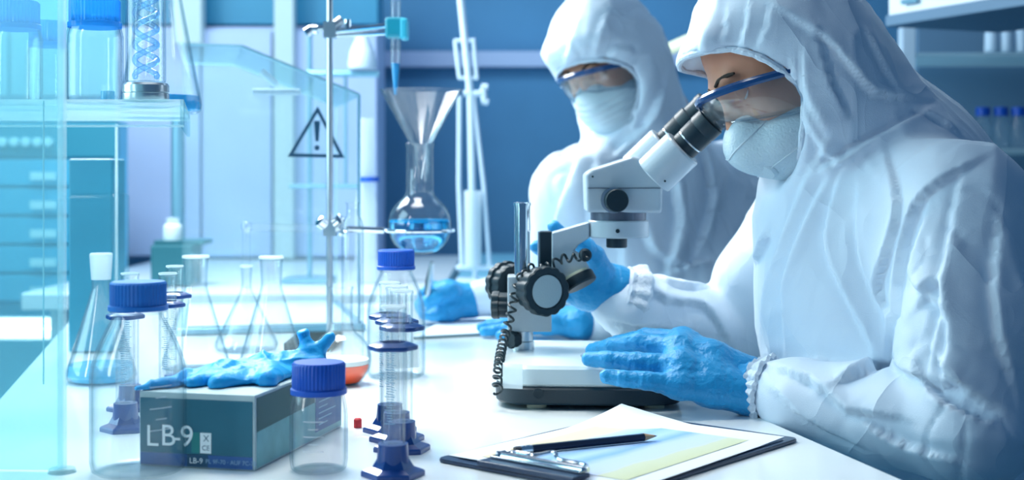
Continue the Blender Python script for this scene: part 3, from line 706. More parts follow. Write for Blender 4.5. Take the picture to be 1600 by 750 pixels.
# round flask with red liquid, clear tall bottle
def bulb_profile(R, rn, H, flat=.55):
    a0 = math.asin(flat); zc = R*math.cos(a0); pr = [(0, 0), (R*flat*.9, 0)]
    for k in range(0, 15):
        a = a0+(PI-a0-math.asin(rn*1.35/R))*k/14; pr.append((R*math.sin(a), zc-R*math.cos(a)))
    z = pr[-1][1]; pr += [(rn*1.12, z+.006), (rn, z+.014), (rn, H-.006), (rn*1.1, H-.001), (rn*1.08, H)]; return pr, zc
b = TP(533, 600); R = .0405; pr, zc = bulb_profile(R, .0155, .130)
t = thing('round_flask', 'round flat-bottomed flask with orange red liquid behind the glove box', 'flask', b)
link('body', shell(pr, b, .0016), M['glass'], t, True)
lp = [(0, .0025)]+[(r-.0022, max(z, .0025)) for r, z in pr if 0 < z < .028 or (z == 0 and r > 0)]
link('red_liquid', lathe(lp+[(lp[-1][0], .027), (0, .027)], b, n=40), M['liquid_red'], t, True)
link('foam', lathe([(0, 0), (lp[-1][0], 0), (lp[-1][0]*1.01, .006), (0, .0065)], b+V((0, 0, .0275)), n=40), M['foam_white'], t, True)
b = TP(551, 572); t = thing('tall_glass_vessel', 'tall clear narrow-necked glass vessel left of the blue-capped bottle', 'vessel', b)
zt_ = P(549, 316, b.y).z-b.z
link('body', shell([(0, .001), (.015, 0), (.0165, .004), (.0165, zt_-.035), (.014, zt_-.026), (.009, zt_-.018), (.009, zt_-.004), (.0105, zt_-.001), (.0105, zt_)], b, .0016), M['glass'], t, True)

# stand with the funnel and boiling flask
D = 2.18; q = P(515, 555, D); q.z = TZ
t = thing('retort_stand', 'grey metal rod stand with clamps holding the funnel flask', 'stand', q)
link('base_plate', box(V((q.x-.028, D+.02, TZ+.007)), (.075, .15, .014), 0, .002), M['dark_plate'], t)
link('rod', tube([V((q.x, D, TZ+.01)), V((q.x, D, 1.55))], .0052, 14), M['steel'], t, True)
def boss(y, t):
    c = P(516, y, D); b_ = link('boss_head', join([box_v(c, (.020, .022, .026)), lathe_v([(0, 0), (.008, 0), (.008, .02), (0, .02)], c+V((.004, 0, .004)), (.7, .2, .6), 12)]), M['steel'], t); return b_
b_ = boss(47, t)
link('screw', join([tube_v([P(512, 44, D), P(480, 47, D)], .0045), lathe_v([(0, 0), (.008, .002), (.008, .012), (0, .014)], P(498, 46, D), (-1, 0, 0), 12), lathe_v([(0, 0), (.008, .002), (.009, .014), (0, .017)], P(490, 44, D), (-.8, 0, -.6), 12)]), M['chrome'], t, True)
link('clamp_arm', join([tube_v([P(520, 50, D), P(606, 41, D)], .0055), tube_v([P(522, 56, D), P(606, 52, D)], .0035), lathe_v([(0, 0), (.005, 0), (.005, .02), (0, .02)], P(543, 50, D), (0, 0, 1), 10)]), M['chrome'], t, True)
link('clamp_jaw', box(P(617, 44, D), (.029, .034, .032), 0, .004), M['clamp_teal'], t); link('clamp_jaw', box(P(632, 46, D), (.013, .038, .034), 0, .004), M['clamp_cyan'], t)
boss(356, t)
link('screw', join([lathe_v([(0, 0), (.009, .002), (.009, .014), (0, .016)], P(508, 352, D-.01), (-.6, -.5, .5), 12), lathe_v([(0, 0), (.009, .002), (.009, .014), (0, .016)], P(524, 350, D-.01), (.6, -.5, .5), 12), lathe_v([(0, 0), (.006, .002), (.006, .012), (0, .014)], P(530, 362, D-.01), (1, -.2, -.3), 12)]), M['chrome'], t, True)
fc = P(656, 352, D)                           # bulb centre
link('ring_arm', tube([P(520, 357, D), P(600, 360, D+.0)], .0052), M['chrome'], t, True)
link('ring', tube([fc+V((.0545*math.cos(a), .0545*math.sin(a), -.008)) for a in [2*PI*k/40 for k in range(40)]], .003, 8, True), M['chrome'], t, True)
t = thing('boiling_flask', 'round boiling flask with blue liquid hanging below the glass funnel', 'flask', fc-V((0, 0, .046)))
R = .0515; rn = .0225; base = fc-V((0, 0, .0455)); pr, zc = bulb_profile(R, rn, P(0, 224, D).z-base.z, .45)
link('body', shell(pr, base, .0016), M['glass'], t, True)
lz = P(0, 347, D).z-base.z; lp = [(0, .003)]+[(r-.0022, max(z, .003)) for r, z in pr if (r > 0 and z <= lz)]
link('blue_liquid', lathe(lp+[(lp[-1][0]+.0003, lz), (0, lz)], base, n=56), M['water_blue'], t, True)
link('meniscus', lathe([(lp[-1][0]-.004, 0), (lp[-1][0]+.0002, -.0002), (lp[-1][0]+.0002, .0035), (lp[-1][0]-.004, .002), (lp[-1][0]-.004, 0)], base+V((0, 0, lz)), n=48), M['liquid_blue'], t, True)
t = thing('glass_funnel', 'wide clear glass funnel resting in the boiling flask neck', 'funnel', P(658, 224, D))
zf = P(658, 226, D)
link('cone', shell([(.013, -.06), (.014, 0), (.020, .004), (.066, P(0, 142, D).z-zf.z), (.067, P(0, 140, D).z-zf.z)][0:], zf, .0018), M['glass'], t, True)
t = thing('glass_pipette', 'vertical glass pipette with blue liquid gripped by the teal clamp', 'pipette', P(618, 150, D))
def PD(x, y, dd=0): return P(x, y, D+dd)
link('body', shell([(.0025, 0), (.004, .012), (.0085, .055), (.0085, .10), (.0088, .155)], PD(618, 150), .0013, n=24), M['glass'], t, True)
link('blue_liquid', lathe([(0, .002), (.0022, .002), (.0035, .014), (.0068, .053), (0, .053)], PD(618, 150), n=20), M['liquid_blue'], t, True)

# ------------------------------------------------------------------ glove box with the limp glove
c0 = TP(218, 727); c1 = TP(398, 737); cu = (c1-c0); wB = cu.length; cu.normalize(); cv = V((-cu.y, cu.x, 0)); LB = .232; HB = .0715
t = thing('glove_box', 'teal cardboard box of gloves with LB-9 printed on its end', 'box', c0+cu*wB/2)
def bq(u, v, z): return c0+cu*u+cv*v+V((0, 0, z+.0005))
rz = math.atan2(cu.y, cu.x)
link('carton', box(bq(wB/2, LB/2, HB/2), (wB, LB, HB), rz, .0008), M['box_white'], t)
def patch(name, u0, u1, z0, z1, m, lift=.0004):
    return link(name, box(bq((u0+u1)/2, -lift/2, (z0+z1)/2), (u1-u0, lift, z1-z0), rz, 0), m, t)
patch('teal_panel', .001, wB-.002, .013, HB-.006, M['box_teal']); patch('navy_band', .001, wB-.002, .001, .0128, M['box_navy'])
patch('green_square', wB*.46, wB*.53, .0145, .034, M['box_green'], .0007); patch('white_label', wB*.535, wB*.63, .0145, .034, M['print_white'], .0010)
patch('dark_band', wB*.42, wB*.60, .001, .0128, M['sign_navy'], .0006)
RB = Matrix((cu, V((0, 0, 1)), -cv)).transposed()
def btext(name, s, size, u, z, m, lift=.0009, w_=0): return text(name, s, size, bq(u, -lift, z), RB, m, t, .00005, w_)
btext('big_print', 'L', .029, wB*.115, .028, M['print_white']); btext('big_print', 'B', .029, wB*.255, .029, M['print_white']); btext('big_print', '-', .026, wB*.335, .029, M['print_white']); btext('big_print', '9', .029, wB*.42, .029, M['print_white'])
btext('small_print', 'LB-9', .0075, wB*.50, .0068, M['print_white'], .0010); btext('small_print', 'PL 9F-70 · AUF 7C-70', .0058, wB*.80, .0068, M['print_pale'])
btext('mark_print', 'CE', .0068, wB*.585, .0195, M['box_teal'], .0012); btext('mark_print', 'X', .0085, wB*.588, .0285, M['box_teal'], .0012)
def spatch(name, v0, v1, z0, z1, m, lift=.0004, poly=None):
    pl = poly or [(v0, z0), (v1, z0), (v1, z1), (v0, z1)]
    return link(name, panel([bq(wB+.0002, v, z) for v, z in pl], lift, cu), m, t)
spatch('dark_panel', 0, 0, 0, 0, M['box_side'], poly=[(.004, .036), (.15, .040), (.15, HB-.003), (.004, HB-.003)])
spatch('light_panel', 0, 0, 0, 0, M['box_light'], poly=[(.004, .002), (.228, .002), (.228, .040), (.15, .040), (.004, .036)])
spatch('side_label', .15, .228, .040, HB-.002, M['box_white'], .0006); spatch('blue_label', .152, .226, .008, .050, M['box_navy'], .0008)
for k in range(6): spatch('print_line', .160, .160+.05-(k % 3)*.012, .044-k*.006, .0455-k*.006, M['print_pale'], .0011)
to_ = lathe([(0, 0), (1, 0), (1, .0004), (0, .0004)], (0, 0, 0), n=32); to_.transform(Matrix.Translation(bq(wB/2, LB*.52, HB)) @ Matrix.Rotation(rz, 4, 'Z') @ Matrix.Diagonal((.030, .085, 1, 1))); link('top_opening', to_, M['box_side'], t)

def limp_glove():                             # a flat empty glove: palm, fingers and cuff crumpled over the box top
    pr = []; z = HB+.006
    def q(u, v, zz): return bq(u, v, zz)
    pr += [('ell', q(.066, .115, z), V((.046, .070, .011)), None, .0),
           ('cap', q(.050, .10, z), q(.040, .030, z), .010, .008, .014), ('cap', q(.030, .09, z), q(.016, .022, z-.001), .010, .006, .014), ('cap', q(.075, .10, z), q(.068, .035, z), .010, .008, .014),
           ('cap', q(.016, .022, z-.001), q(-.002, .000, z-.003), .006, .003, .008), ('cap', q(.095, .10, z), q(.108, .055, z), .009, .007, .014),
           ('cap', q(.070, .13, z+.006), q(.112, .165, z+.010), .012, .012, .016), ('cap', q(.112, .160, z+.010), q(.102, .165, z+.034), .010, .006, .008), ('cap', q(.114, .165, z+.012), q(.128, .172, z+.032), .009, .0055, .006)]
    lo = c0+V((-.06, -.06, HB-.01)); hi = c0+V((.26, .30, HB+.07))
    v, f = polygonise([(p[0], tuple(p[1]), tuple(p[2]), *p[3:]) for p in pr], lo, hi, .002)
    v = relax(v, f, 2); z0_ = TZ+HB; v[:, 2] = np.where(v[:, 2] < z0_+.024, z0_+(v[:, 2]-z0_)*.85, v[:, 2]-.0036); n = normals(v, f); v = v+n*((1-abs(vnoise(v*[1.3, .6, 1], 34, 7)))**5*.0045+(1-abs(vnoise(v, 60, 9)))**7*.0015-.001+vnoise(v, 90, 8)*.0008)[:, None]
    v[:, 2] = np.maximum(v[:, 2], TZ+HB+.0012)
    return v, f
v, f = limp_glove(); o = link('limp_glove', np_mesh(v, f), M['glove_limp'], None, True, soft=True); tag(o, 'crumpled empty blue rubber glove lying on top of the teal box', 'glove')
t = thing('red_cap', 'tiny red cap on the table beside the glove box corner', 'cap', TP(562, 668))
link('body', lathe([(0, 0), (.0045, 0), (.0045, .009), (.003, .0105), (0, .0105)], TP(559, 668), n=20), M['red'], t, True)

# ------------------------------------------------------------------ the stereo microscope
t = thing('stereo_microscope', 'white and dark stereo microscope with black eyepieces and a coiled cable', 'microscope', (.105, 1.73, TZ))
mic = t
bx, by = .098, 1.728; br = math.radians(-3)
for x, y in ((.03, 1.625), (.172, 1.622), (.03, 1.83), (.172, 1.83)):
    link('rubber_foot', lathe([(0, 0), (.012, 0), (.012, .006), (.010, .008), (0, .008)], (x, y, TZ), n=20), M['foot_cream'], t, True)
link('lower_base', rounded_slab(bx, by, .113, .130, .042, TZ+.006, TZ+.027, br, .0025, -.001), M['scope_dark'], t, True)
link('upper_base', rounded_slab(bx, by, .112, .129, .042, TZ+.027, TZ+.052, br, .004, .003), M['scope_base'], t, True)
c = P(841, 615, 1.595); link('socket', lathe([(0, 0), (.0065, 0), (.0065, .002), (.005, .0022), (0, .0005)], c, (0, -1, 0), 20), M['rubber'], t, True)
link('paper_sticker', box(P(801, 588, 1.592), (.024, .0012, .029), math.radians(-12), .0003), M['glass_frost'], t)
a = V((.128, 1.66, TZ+.052)); link('stage_plate', lathe([(0, 0), (.032, 0), (.032, .0015), (0, .002)], V((.118, 1.69, TZ+.0520)), n=40), M['lens_clear'], t, True)
DP = 1.765; px_ = P(816, 500, DP).x; zb = TZ+.052
link('post_collar', lathe([(.0, 0), (.0155, 0), (.0155, .010), (.0142, .011), (.0142, .026), (0, .026)], (px_, DP, zb), n=32), M['steel'], t, True)
link('post', lathe([(0, 0), (.0104, 0), (.0104, .188), (.0116, .188), (.0116, .1915), (.0104, .192), (.0096, .1925), (0, .1925)], (px_, DP, zb), n=40), M['chrome'], t, True)
def pz(x0, x1, y0, y1, D): 
    a = P(x0, y0, D); b = P(x1, y1, D); return a, b
a, b = pz(793, 862, 432, 519, 1.745); link('focus_block', box(((a.x+b.x)/2, 1.768, (a.z+b.z)/2), (b.x-a.x, .044, a.z-b.z), 0, .002, 3), M['scope_white'], t)
kd = V((.42, -.90, 0)).normalized(); kc = P(836, 452, 1.745)
def knob(c, d, r, L, n, m, parent, name='focus_knob', amp=.05): return link(name, lathe([(0, 0), (r*.86, 0), (r*.9, .002), (r*.9, L*.55), (r, L*.58), (r, L-.002), (r*.95, L), (r*.72, L), (r*.70, L-.0012), (0, L-.0012)], c, d, n*8, fn=lambda a, z: 1-amp*(.5+.5*math.cos(a*n))**2), m, parent, True)
k = knob(kc, kd, .0325, .036, 14, M['rubber'], t); link('knob_face', lathe([(0, 0), (.0212, 0), (.0208, .0012), (0, .0018)], kc+kd*.0345, kd, 36), M['knob_grey'], k, True)
k = knob(P(806, 446, 1.80), -kd, .0315, .034, 14, M['rubber'], t); 
kc = P(795, 477, 1.765); k = knob(kc, V((-1, .1, 0)), .0185, .022, 7, M['rubber'], t, 'tension_knob', .13)
link('knob_cap', lathe([(0, .003), (.006, .0026), (.011, .0015), (.015, -.001), (.015, -.004)], kc+V((-.0215, .002, 0)), V((-1, .1, 0)), 28), M['steel'], k, True)
link('knob_shaft', tube([kc+V((.006, 0, 0)), kc-V((.006, 0, 0))], .006, 12), M['rubber'], k, True)
knob(P(808, 530, 1.75), V((-.75, -.66, 0)), .0115, .013, 6, M['rubber'], t, 'collar_screw', .14)
a, b = pz(843, 863, 362, 436, 1.75); link('rack_slide', box(((a.x+b.x)/2, 1.765, (a.z+b.z)/2), (b.x-a.x, .030, a.z-b.z), 0, .0015), M['scope_dark'], t)
link('rack_edge', box((a.x-.0005, 1.765, (a.z+b.z)/2), (.003, .026, a.z-b.z), 0, .0006), M['steel'], t)
XZ = lambda pts, D: [(P(x, y, D).x, P(x, y, D).z) for x, y in pts]
link('arm', prism(XZ([(862, 364), (921, 347), (921, 372), (904, 383), (898, 392), (911, 400), (923, 422), (887, 449), (862, 430)], 1.745)[::-1], 1.748, 1.782, .002), M['scope_white'], t)
ax = V((.42, -.25, -.80)).normalized(); c = P(902, 432, 1.757)
link('lamp_knob', lathe([(0, 0), (.0205, 0), (.0215, .002), (.0215, .012), (.020, .014), (0, .014)], c, ax, 40), M['rubber'], t, True)
link('lamp_knob_ring', lathe([(0, 0), (.019, 0), (.019, .004), (0, .004)], c-ax*.0035, ax, 36), M['foot_cream'], t, True)
rc = P(966, 358, 1.765); rx, ry = rc.x, 1.765
link('mount_ring', lathe([(0, 0), (.0385, 0), (.0400, .0015), (.0400, .021), (.0390, .0225), (0, .0225)], (rx, ry, P(0, 373, 1.725).z), n=64), M['scope_white'], t, True)
link('ring_screw', lathe([(0, 0), (.0027, 0), (.0027, .001), (0, .001)], P(965, 361, 1.7248), (0, -1, 0), 16), M['rubber'], t, True)
link('dark_ring', lathe([(0, 0), (.0365, 0), (.0365, .017), (0, .017)], (rx, ry, P(0, 349, 1.728).z), n=64), M['scope_grey'], t, True)
link('objective', lathe([(0, 0), (.0125, 0), (.0138, .001), (.0138, .014), (0, .014)], (rx-.002, ry, P(0, 388, 1.75).z), n=36), M['scope_dark'], t, True)
hd = XZ([(917, 332), (915, 272), (926, 264), (988, 244), (1001, 246), (1036, 290), (1034, 333)], 1.727)
link('head', prism(hd[::-1], 1.727, 1.805, .004), M['scope_white'], t)
a = P(914.5, 294, 1.7262); b = P(1035.5, 294, 1.7262); link('seam_line', box((a+b)/2, ((b-a).length-.006, .0012, .0009), 0, 0), M['scope_grey'], t)
kc = P(961, 313, 1.727); link('knob_collar', lathe([(0, 0), (.0165, 0), (.0165, .004), (0, .004)], kc+V((-.002, 0, 0)), (0, -1, 0), 36), M['steel'], t, True)
link('zoom_knob', lathe([(0, 0), (.0148, 0), (.0148, .016), (.0138, .0175), (0, .0175)], kc+V((0, -.003, 0)), V((.08, -1, 0)), 40), M['rubber'], t, True)
for x, y in ((926, 276), (1039, 283)): link('screw', lathe([(0, 0), (.0014, 0), (.0014, .0008), (0, .0008)], P(x, y, 1.7265 if x < 1000 else 1.684), (0, -1, 0), 10), M['rubber'], t, True)
for sgn, D, dx, dy in ((0, 1.712, 0, 0), (1, 1.785, -26, -6)):
    p0 = P(1021+dx, 275+dy, D); p1 = P(1067+dx, 231+dy, D-.012); d = (p1-p0).normalized(); Ls = (p1-p0).length
    link('tube_housing', lathe([(0, 0), (.0265, 0), (.0275, .0015), (.0275, Ls-.002), (.0262, Ls), (.0225, Ls+.0005), (0, Ls+.0005)], p0, d, 56), M['scope_white'], t, True)
    e = lathe([(0, 0), (.0185, 0), (.0185, .010), (.0178, .0105), (.0178, .013), (.0192, .0135), (.0195, .030), (.0190, .032), (.0200, .034), (.0200, .048), (.0182, .050), (.0182, .066), (.0190, .068), (.0190, .076), (.0175, .078), (.0120, .078), (.0110, .074), (0, .074)], p1, d, 48)
    ep = link('eyepiece', e, M['scope_dark'], t, True)
    link('silver_band', lathe([(.0180, .0106), (.0184, .0110), (.0184, .0126), (.0180, .0130), (.0180, .0106)], p1, d, 48), M['steel'], ep, True)
# coiled cable
path = spline([P(918, 397, 1.735), P(900, 402, 1.732), P(880, 404, 1.731), P(862, 414, 1.735), P(846, 420, 1.725), P(832, 418, 1.722), P(822, 428, 1.728), P(812, 436, 1.738), P(804, 462, 1.736), P(798, 492, 1.736), P(790, 520, 1.725), P(783, 548, 1.68), P(779, 575, 1.625), P(777, 600, 1.60), P(779, 614, 1.59)], 22)
pts = []; acc = 0
for i, p in enumerate(path):
    if i: acc += (p-path[i-1]).length
    d = (path[min(i+1, len(path)-1)]-path[max(i-1, 0)]).normalized(); s, u_, _ = frame(d, V((0, 1, 0)))
    ph = acc/.0125*2*PI; R_ = .0052; pts.append((p, s, u_, ph, R_))
fine = []
for i in range(len(pts)-1):
    for j in range(3):
        f = j/3; p = pts[i][0].lerp(pts[i+1][0], f); s = pts[i][1].lerp(pts[i+1][1], f); u_ = pts[i][2].lerp(pts[i+1][2], f); ph = pts[i][3]*(1-f)+pts[i+1][3]*f
        fine.append(p+s*(.0052*math.cos(ph))+u_*(.0052*math.sin(ph)))
link('coiled_cable', tube(fine, .0017, 7), M['cable'], t, True)
link('cable_plug', lathe([(0, 0), (.0075, 0), (.0085, .002), (.0085, .009), (.006, .011), (0, .011)], P(914, 398, 1.75), (0, -1, 0), 24), M['rubber'], t, True)

# ------------------------------------------------------------------ clipboard, papers, pencil
Lc = TP(680, 722); Fc = TP(976, 651); Rc = TP(1250, 690); cu2 = (Fc-Lc); Lh = cu2.length; cu2.normalize(); cv2 = V((cu2.y, -cu2.x, 0)); Wd = (Rc-Fc).length; rz = math.atan2(cu2.y, cu2.x)
def cq(u, v, z=0): return Lc+cu2*u+cv2*v+V((0, 0, z+.0005))
t = thing('clipboard', 'dark navy clipboard with silver clip lying at the front of the table', 'clipboard', cq(Lh/2, Wd/2))
bm = bmesh.new(); vs = []; r = .010
for (x, y, a0) in ((r, r, PI), (Lh-r, r, 1.5*PI), (Lh-r, Wd-r, 0), (r, Wd-r, .5*PI)):
    for j in range(6):
        a = a0+PI/2*j/5; vs.append(bm.verts.new(cq(x+r*math.cos(a), y+r*math.sin(a), 0)))
f = bm.faces.new(vs); q_ = bmesh.ops.extrude_face_region(bm, geom=[f]); bmesh.ops.translate(bm, vec=(0, 0, .0035), verts=[g for g in q_['geom'] if isinstance(g, bmesh.types.BMVert)])
bmesh.ops.bevel(bm, geom=[e for e in bm.edges if abs(e.verts[0].co.z-e.verts[1].co.z) < 1e-6], offset=.0008, segments=2, affect='EDGES')
link('board', bm_mesh(bm), M['clip_board'], t)
link('clip_base', box(cq(.012, Wd/2, .0065), (.026, .115, .005), rz, .001), M['clip_board'], t)
link('clip_plate', box(cq(.020, Wd/2, .0105), (.012, .108, .002), rz, .0008), M['chrome'], t)
link('clip_bar', tube([cq(.026, Wd/2-.055, .0115), cq(.026, Wd/2+.055, .0115)], .0026, 10), M['chrome'], t, True)
link('clip_lever', tube(spline([cq(.022, Wd/2-.052, .012), cq(.034, Wd/2-.045, .013), cq(.034, Wd/2-.015, .014), cq(.044, Wd/2, .017), cq(.034, Wd/2+.015, .014), cq(.034, Wd/2+.045, .013), cq(.022, Wd/2+.052, .012)], 6), .0022, 8), M['chrome'], t, True)
def sheet(u0, v0, u1, v1, z, rot, m, curl, th=.0003, n=26):
    cx, cy = (u0+u1)/2, (v0+v1)/2; vs = []; fs = []; c_, s_ = math.cos(rot), math.sin(rot)
    for lay in (0, 1):
        for i in range(n+1):
            for j in range(n+1):
                u, v = u0+(u1-u0)*i/n-cx, v0+(v1-v0)*j/n-cy
                q = cq(cx+u*c_-v*s_, cy+u*s_+v*c_, z+curl(i/n, j/n)+lay*th); vs.append(q)
    N_ = (n+1)**2
    for i in range(n):
        for j in range(n):
            a = i*(n+1)+j; fs.append((a, a+1, a+n+2, a+n+1)); fs.append((N_+a, N_+a+n+1, N_+a+n+2, N_+a+1))
    for i in range(n):
        fs += [(i, N_+i, N_+i+1, i+1), (n*(n+1)+i, n*(n+1)+i+1, N_+n*(n+1)+i+1, N_+n*(n+1)+i), (i*(n+1), (i+1)*(n+1), N_+(i+1)*(n+1), N_+i*(n+1)), (i*(n+1)+n, N_+i*(n+1)+n, N_+(i+1)*(n+1)+n, (i+1)*(n+1)+n)]
    return mesh(vs, fs)
o = link('paper_sheet', sheet(.014, .006, .300, .216, .0040, math.radians(1), None, lambda a, b: .030*max(0, a-.62)**1.5*max(0, .55-b)**1.2*4), M['paper'], None, True)
tag(o, 'lower white paper sheet on the clipboard with its far corner lifted', 'paper', 'papers on the clipboard')
o = link('paper_sheet', sheet(.016, .012, .298, .222, .0050, math.radians(-2), None, lambda a, b: .0012*max(0, a-.8)*5), M['paper'], None, True)
t = tag(o, 'upper white sheet with a printed blue and yellow chart under the pencil', 'paper', 'papers on the clipboard')
chart(cv2, Lc.dot(cv2), .034, .206); link('printed_chart', sheet(.030, .032, .262, .200, .0057, math.radians(-2), None, lambda a, b: 0, .00015, 6), M['chart'], t)
a = TP(804, 704, TZ+.011); b = TP(1026, 681, TZ+.011); d = (b-a).normalized(); Lp = (b-a).length
t = thing('pencil', 'dark navy pencil with grey eraser lying across the printed chart', 'pencil', a)
link('barrel', lathe([(0, 0), (.0042, 0), (.0042, Lp-.034), (0, Lp-.034)], a+d*.018, d, 6), M['pencil_navy'], t)
link('ferrule', lathe([(0, 0), (.0043, 0), (.0039, .002), (.0043, .004), (.0039, .006), (.0043, .008), (.0040, .013), (0, .013)], a+d*.006, d, 24), M['chrome'], t, True)
link('eraser', lathe([(0, 0), (.0036, 0), (.0040, .002), (.0039, .007), (0, .007)], a, d, 20), M['eraser'], t, True)
link('wood_tip', lathe([(0, 0), (.0042, 0), (.0012, .013), (0, .013)], a+d*(Lp-.016), d, 12), M['wood'], t, True); link('lead', lathe([(0, 0), (.0012, 0), (0, .004)], a+d*(Lp-.0032), d, 10), M['graphite'], t, True)

# writing pad, tweezers in front of the far person
pa = [TP(645, 531), TP(775, 524), TP(845, 499), TP(706, 497)]
o = link('writing_pad', panel([p+V((0, 0, .0005)) for p in pa], .004, V((0, 0, 1))), M['pad_edge']); t = tag(o, 'writing pad with white pages in front of the far person', 'notepad')
g = sum(pa, V())/4; link('page', panel([g+(p-g)*.985+V((0, 0, .0046)) for p in pa], .0012, V((0, 0, 1))), M['paper'], t)

# ------------------------------------------------------------------ people
class Head:
    def __init__(s, C, F, Lhint):
        s.C = V(C); s.F = V(F).normalized(); L = V(Lhint); s.L = (L-s.F*L.dot(s.F)).normalized(); s.U = s.F.cross(s.L).normalized()
        s.R = [[s.F[i], s.L[i], s.U[i]] for i in range(3)]
    def h(s, f, l, u): return s.C+s.F*f+s.L*l+s.U*u
    def ell(s, f, l, u, a, b, c, k, neg=False): return ('-ell' if neg else 'ell', tuple(s.h(f, l, u)), (a, b, c), s.R, k)
    def cap(s, a, b, ra, rb, k): return ('cap', tuple(s.h(*a)), tuple(s.h(*b)), ra, rb, k)
def cap(a, b, ra, rb, k): return ('cap', tuple(a), tuple(b), ra, rb, k)
def bounds(prims, pad=.03):
    lo = np.full(3, 9.); hi = np.full(3, -9.)
    for p in prims:
        if p[0][0] == '-': continue
        if p[0] == 'cap': cs = ((p[1], p[3]), (p[2], p[4]))
        else: cs = ((p[1], max(p[2])),)
        for c, r in cs: lo = np.minimum(lo, np.array(c)-r-pad); hi = np.maximum(hi, np.array(c)+r+pad)
    return lo, hi
def build(name, prims, h, m, parent, amp=0, strokes=None, seed=3, relaxed=2, post=None, tagk=None):
    lo, hi = bounds(prims); v, q = polygonise(prims, lo, hi, h); v = relax(v, q, relaxed)
    vol = np.einsum('ij,ij->i', v[q[:, 0]]-v.mean(0), np.cross(v[q[:, 1]]-v.mean(0), v[q[:, 2]]-v.mean(0))).sum()
    if vol < 0: q = q[:, ::-1].copy()
    if amp: v = cloth(v, q, amp, seed)
    if strokes: v = folds(v, q, strokes); v = relax(v, q, 1, .4)
    if post: v = post(v, normals(v, q))
    return link(name, np_mesh(v, q), m, parent, True, soft=True)

def face_parts(H, parent, hood_open=True):
    pr = [H.ell(-.005, 0, .030, .092, .074, .088, 0), H.ell(.028, 0, -.030, .060, .060, .082, .03), H.cap((.080, -.028, .020), (.080, .028, .020), .012, .012, .015),
          H.cap((.086, 0, .008), (.103, 0, -.030), .007, .011, .012), H.cap((.100, -.010, -.034), (.100, .010, -.034), .007, .007, .006),
          H.ell(.060, .038, -.030, .022, .020, .024, .02), H.ell(.060, -.038, -.030, .022, .020, .024, .02), H.ell(.070, 0, -.095, .022, .026, .018, .02),
          H.cap((.086, -.012, -.064), (.086, .012, -.064), .0075, .0075, .008), H.cap((-.03, 0, -.06), (-.07, 0, -.16), .055, .055, .03),
          H.ell(-.005, .074, -.01, .016, .008, .030, .006), H.ell(-.005, -.074, -.01, .016, .008, .030, .006),
          H.ell(.094, .032, .000, .016, .017, .011, .012, True), H.ell(.094, -.032, .000, .016, .017, .011, .012, True)]
    b = build('head', pr, .0028, M['skin'], parent, relaxed=2)
    for s in (1, -1):
        c = H.h(.0735, .032*s, -.001); e = link('eye', lathe([(0, -.012)]+[(.012*math.sin(PI*k/12), -.012*math.cos(PI*k/12)) for k in range(1, 12)]+[(0, .012)], c, H.F, 24), M['eye_white'], b, True)
        g = (H.F*1-H.U*.35).normalized(); link('iris', lathe([(0, .0128), (.003, .0126), (.0055, .0112)], c, g, 20), M['iris'], b, True)
        link('eyelid', lathe([(0, .0139)]+[(.0139*math.sin(PI*k/16), .0139*math.cos(PI*k/16)) for k in range(1, 9)]+[(0, 0)], c, (H.F*.62+H.U*.78).normalized(), 24), M['skin'], b, True)
        link('eyebrow', tube([H.h(.0955-.0042*k, s*(.014+.009*k), .024+.003*math.sin(k)) for k in range(5)], [.002, .003, .003, .0028, .0015], 8), M['brow'], b, True)
    link('lips', join([tube_v([H.h(.091, -.018, -.066), H.h(.096, 0, -.063), H.h(.091, .018, -.066)], [.002, .004, .002]), tube_v([H.h(.090, -.016, -.070), H.h(.095, 0, -.072), H.h(.090, .016, -.070)], [.002, .0045, .002])]), M['lip'], b, True)
    return b
def goggles(H, parent, u0=-.034, u1=.020, tilt=.056):
    g = bpy.data.objects.new('goggles', None); COL.objects.link(g); g.parent = parent; g.matrix_basis = world(parent).inverted() @ Matrix.Translation(H.h(.11, 0, 0))
    def arc(a, u, k=1): return H.h(-.004+.122*k*math.cos(a), .086*k*math.sin(a), u-tilt*(1-math.cos(a)))
    n = 36; A = [math.radians(-78+156*i/n) for i in range(n+1)]; rows = [(u0, .90), (u0+.008, .97), ((u0+u1)/2, 1.0), (u1-.006, 1.0), (u1, .98)]
    vs = []; fs = []
    for lay in (0, .0016):
        for u, k in rows:
            for a in A:
                uu = u+(.014*(1-abs(a)/1.2)**2*(1 if u < -.02 else 0)); vs.append(arc(a, uu, k-lay*8))
    R_ = len(rows); NN = n+1
    for lay in (0, 1):
        for i in range(R_-1):
            for j in range(n):
                b_ = lay*R_*NN+i*NN+j; f = (b_, b_+1, b_+NN+1, b_+NN); fs.append(f if lay == 0 else f[::-1])
    link('lens', mesh(vs, fs), M['lens_clear'], g, True)
    rim = []
    for k, rr in ((1.0, .0055), (.965, .0045)):
        rim.append(tube_v([arc(a, u1+.001, k) for a in A], rr, 8))
    link('top_rim', join(rim), M['goggle_blue'], g, True)
    link('lower_rim', tube([arc(a, u0+.014*(1-abs(a)/1.2)**2, .9) for a in A], .0022, 8), M['lens_clear'], g, True)
    for s in (1, -1):
        p = arc(math.radians(68)*s, (u0+u1)/2+.012); q = arc(math.radians(84)*s, (u0+u1)/2+.014); d = (q-p).normalized()
        Rr = Matrix((d, d.cross(H.U).normalized(), H.U)).transposed(); link('side_clip', box((p+q)/2, (.026, .007, .020), 0, .002, 2, Rr), M['goggle_blue'], g)
    link('strap', join([tube_v(spline([arc(math.radians(82)*s, 0), H.h(-.02, .083*s, 0), H.h(-.07, .060*s, 0), H.h(-.098, .0, 0)], 6), .003, 6) for s in (1, -1)]), M['goggle_blue'], g, True)
    return g

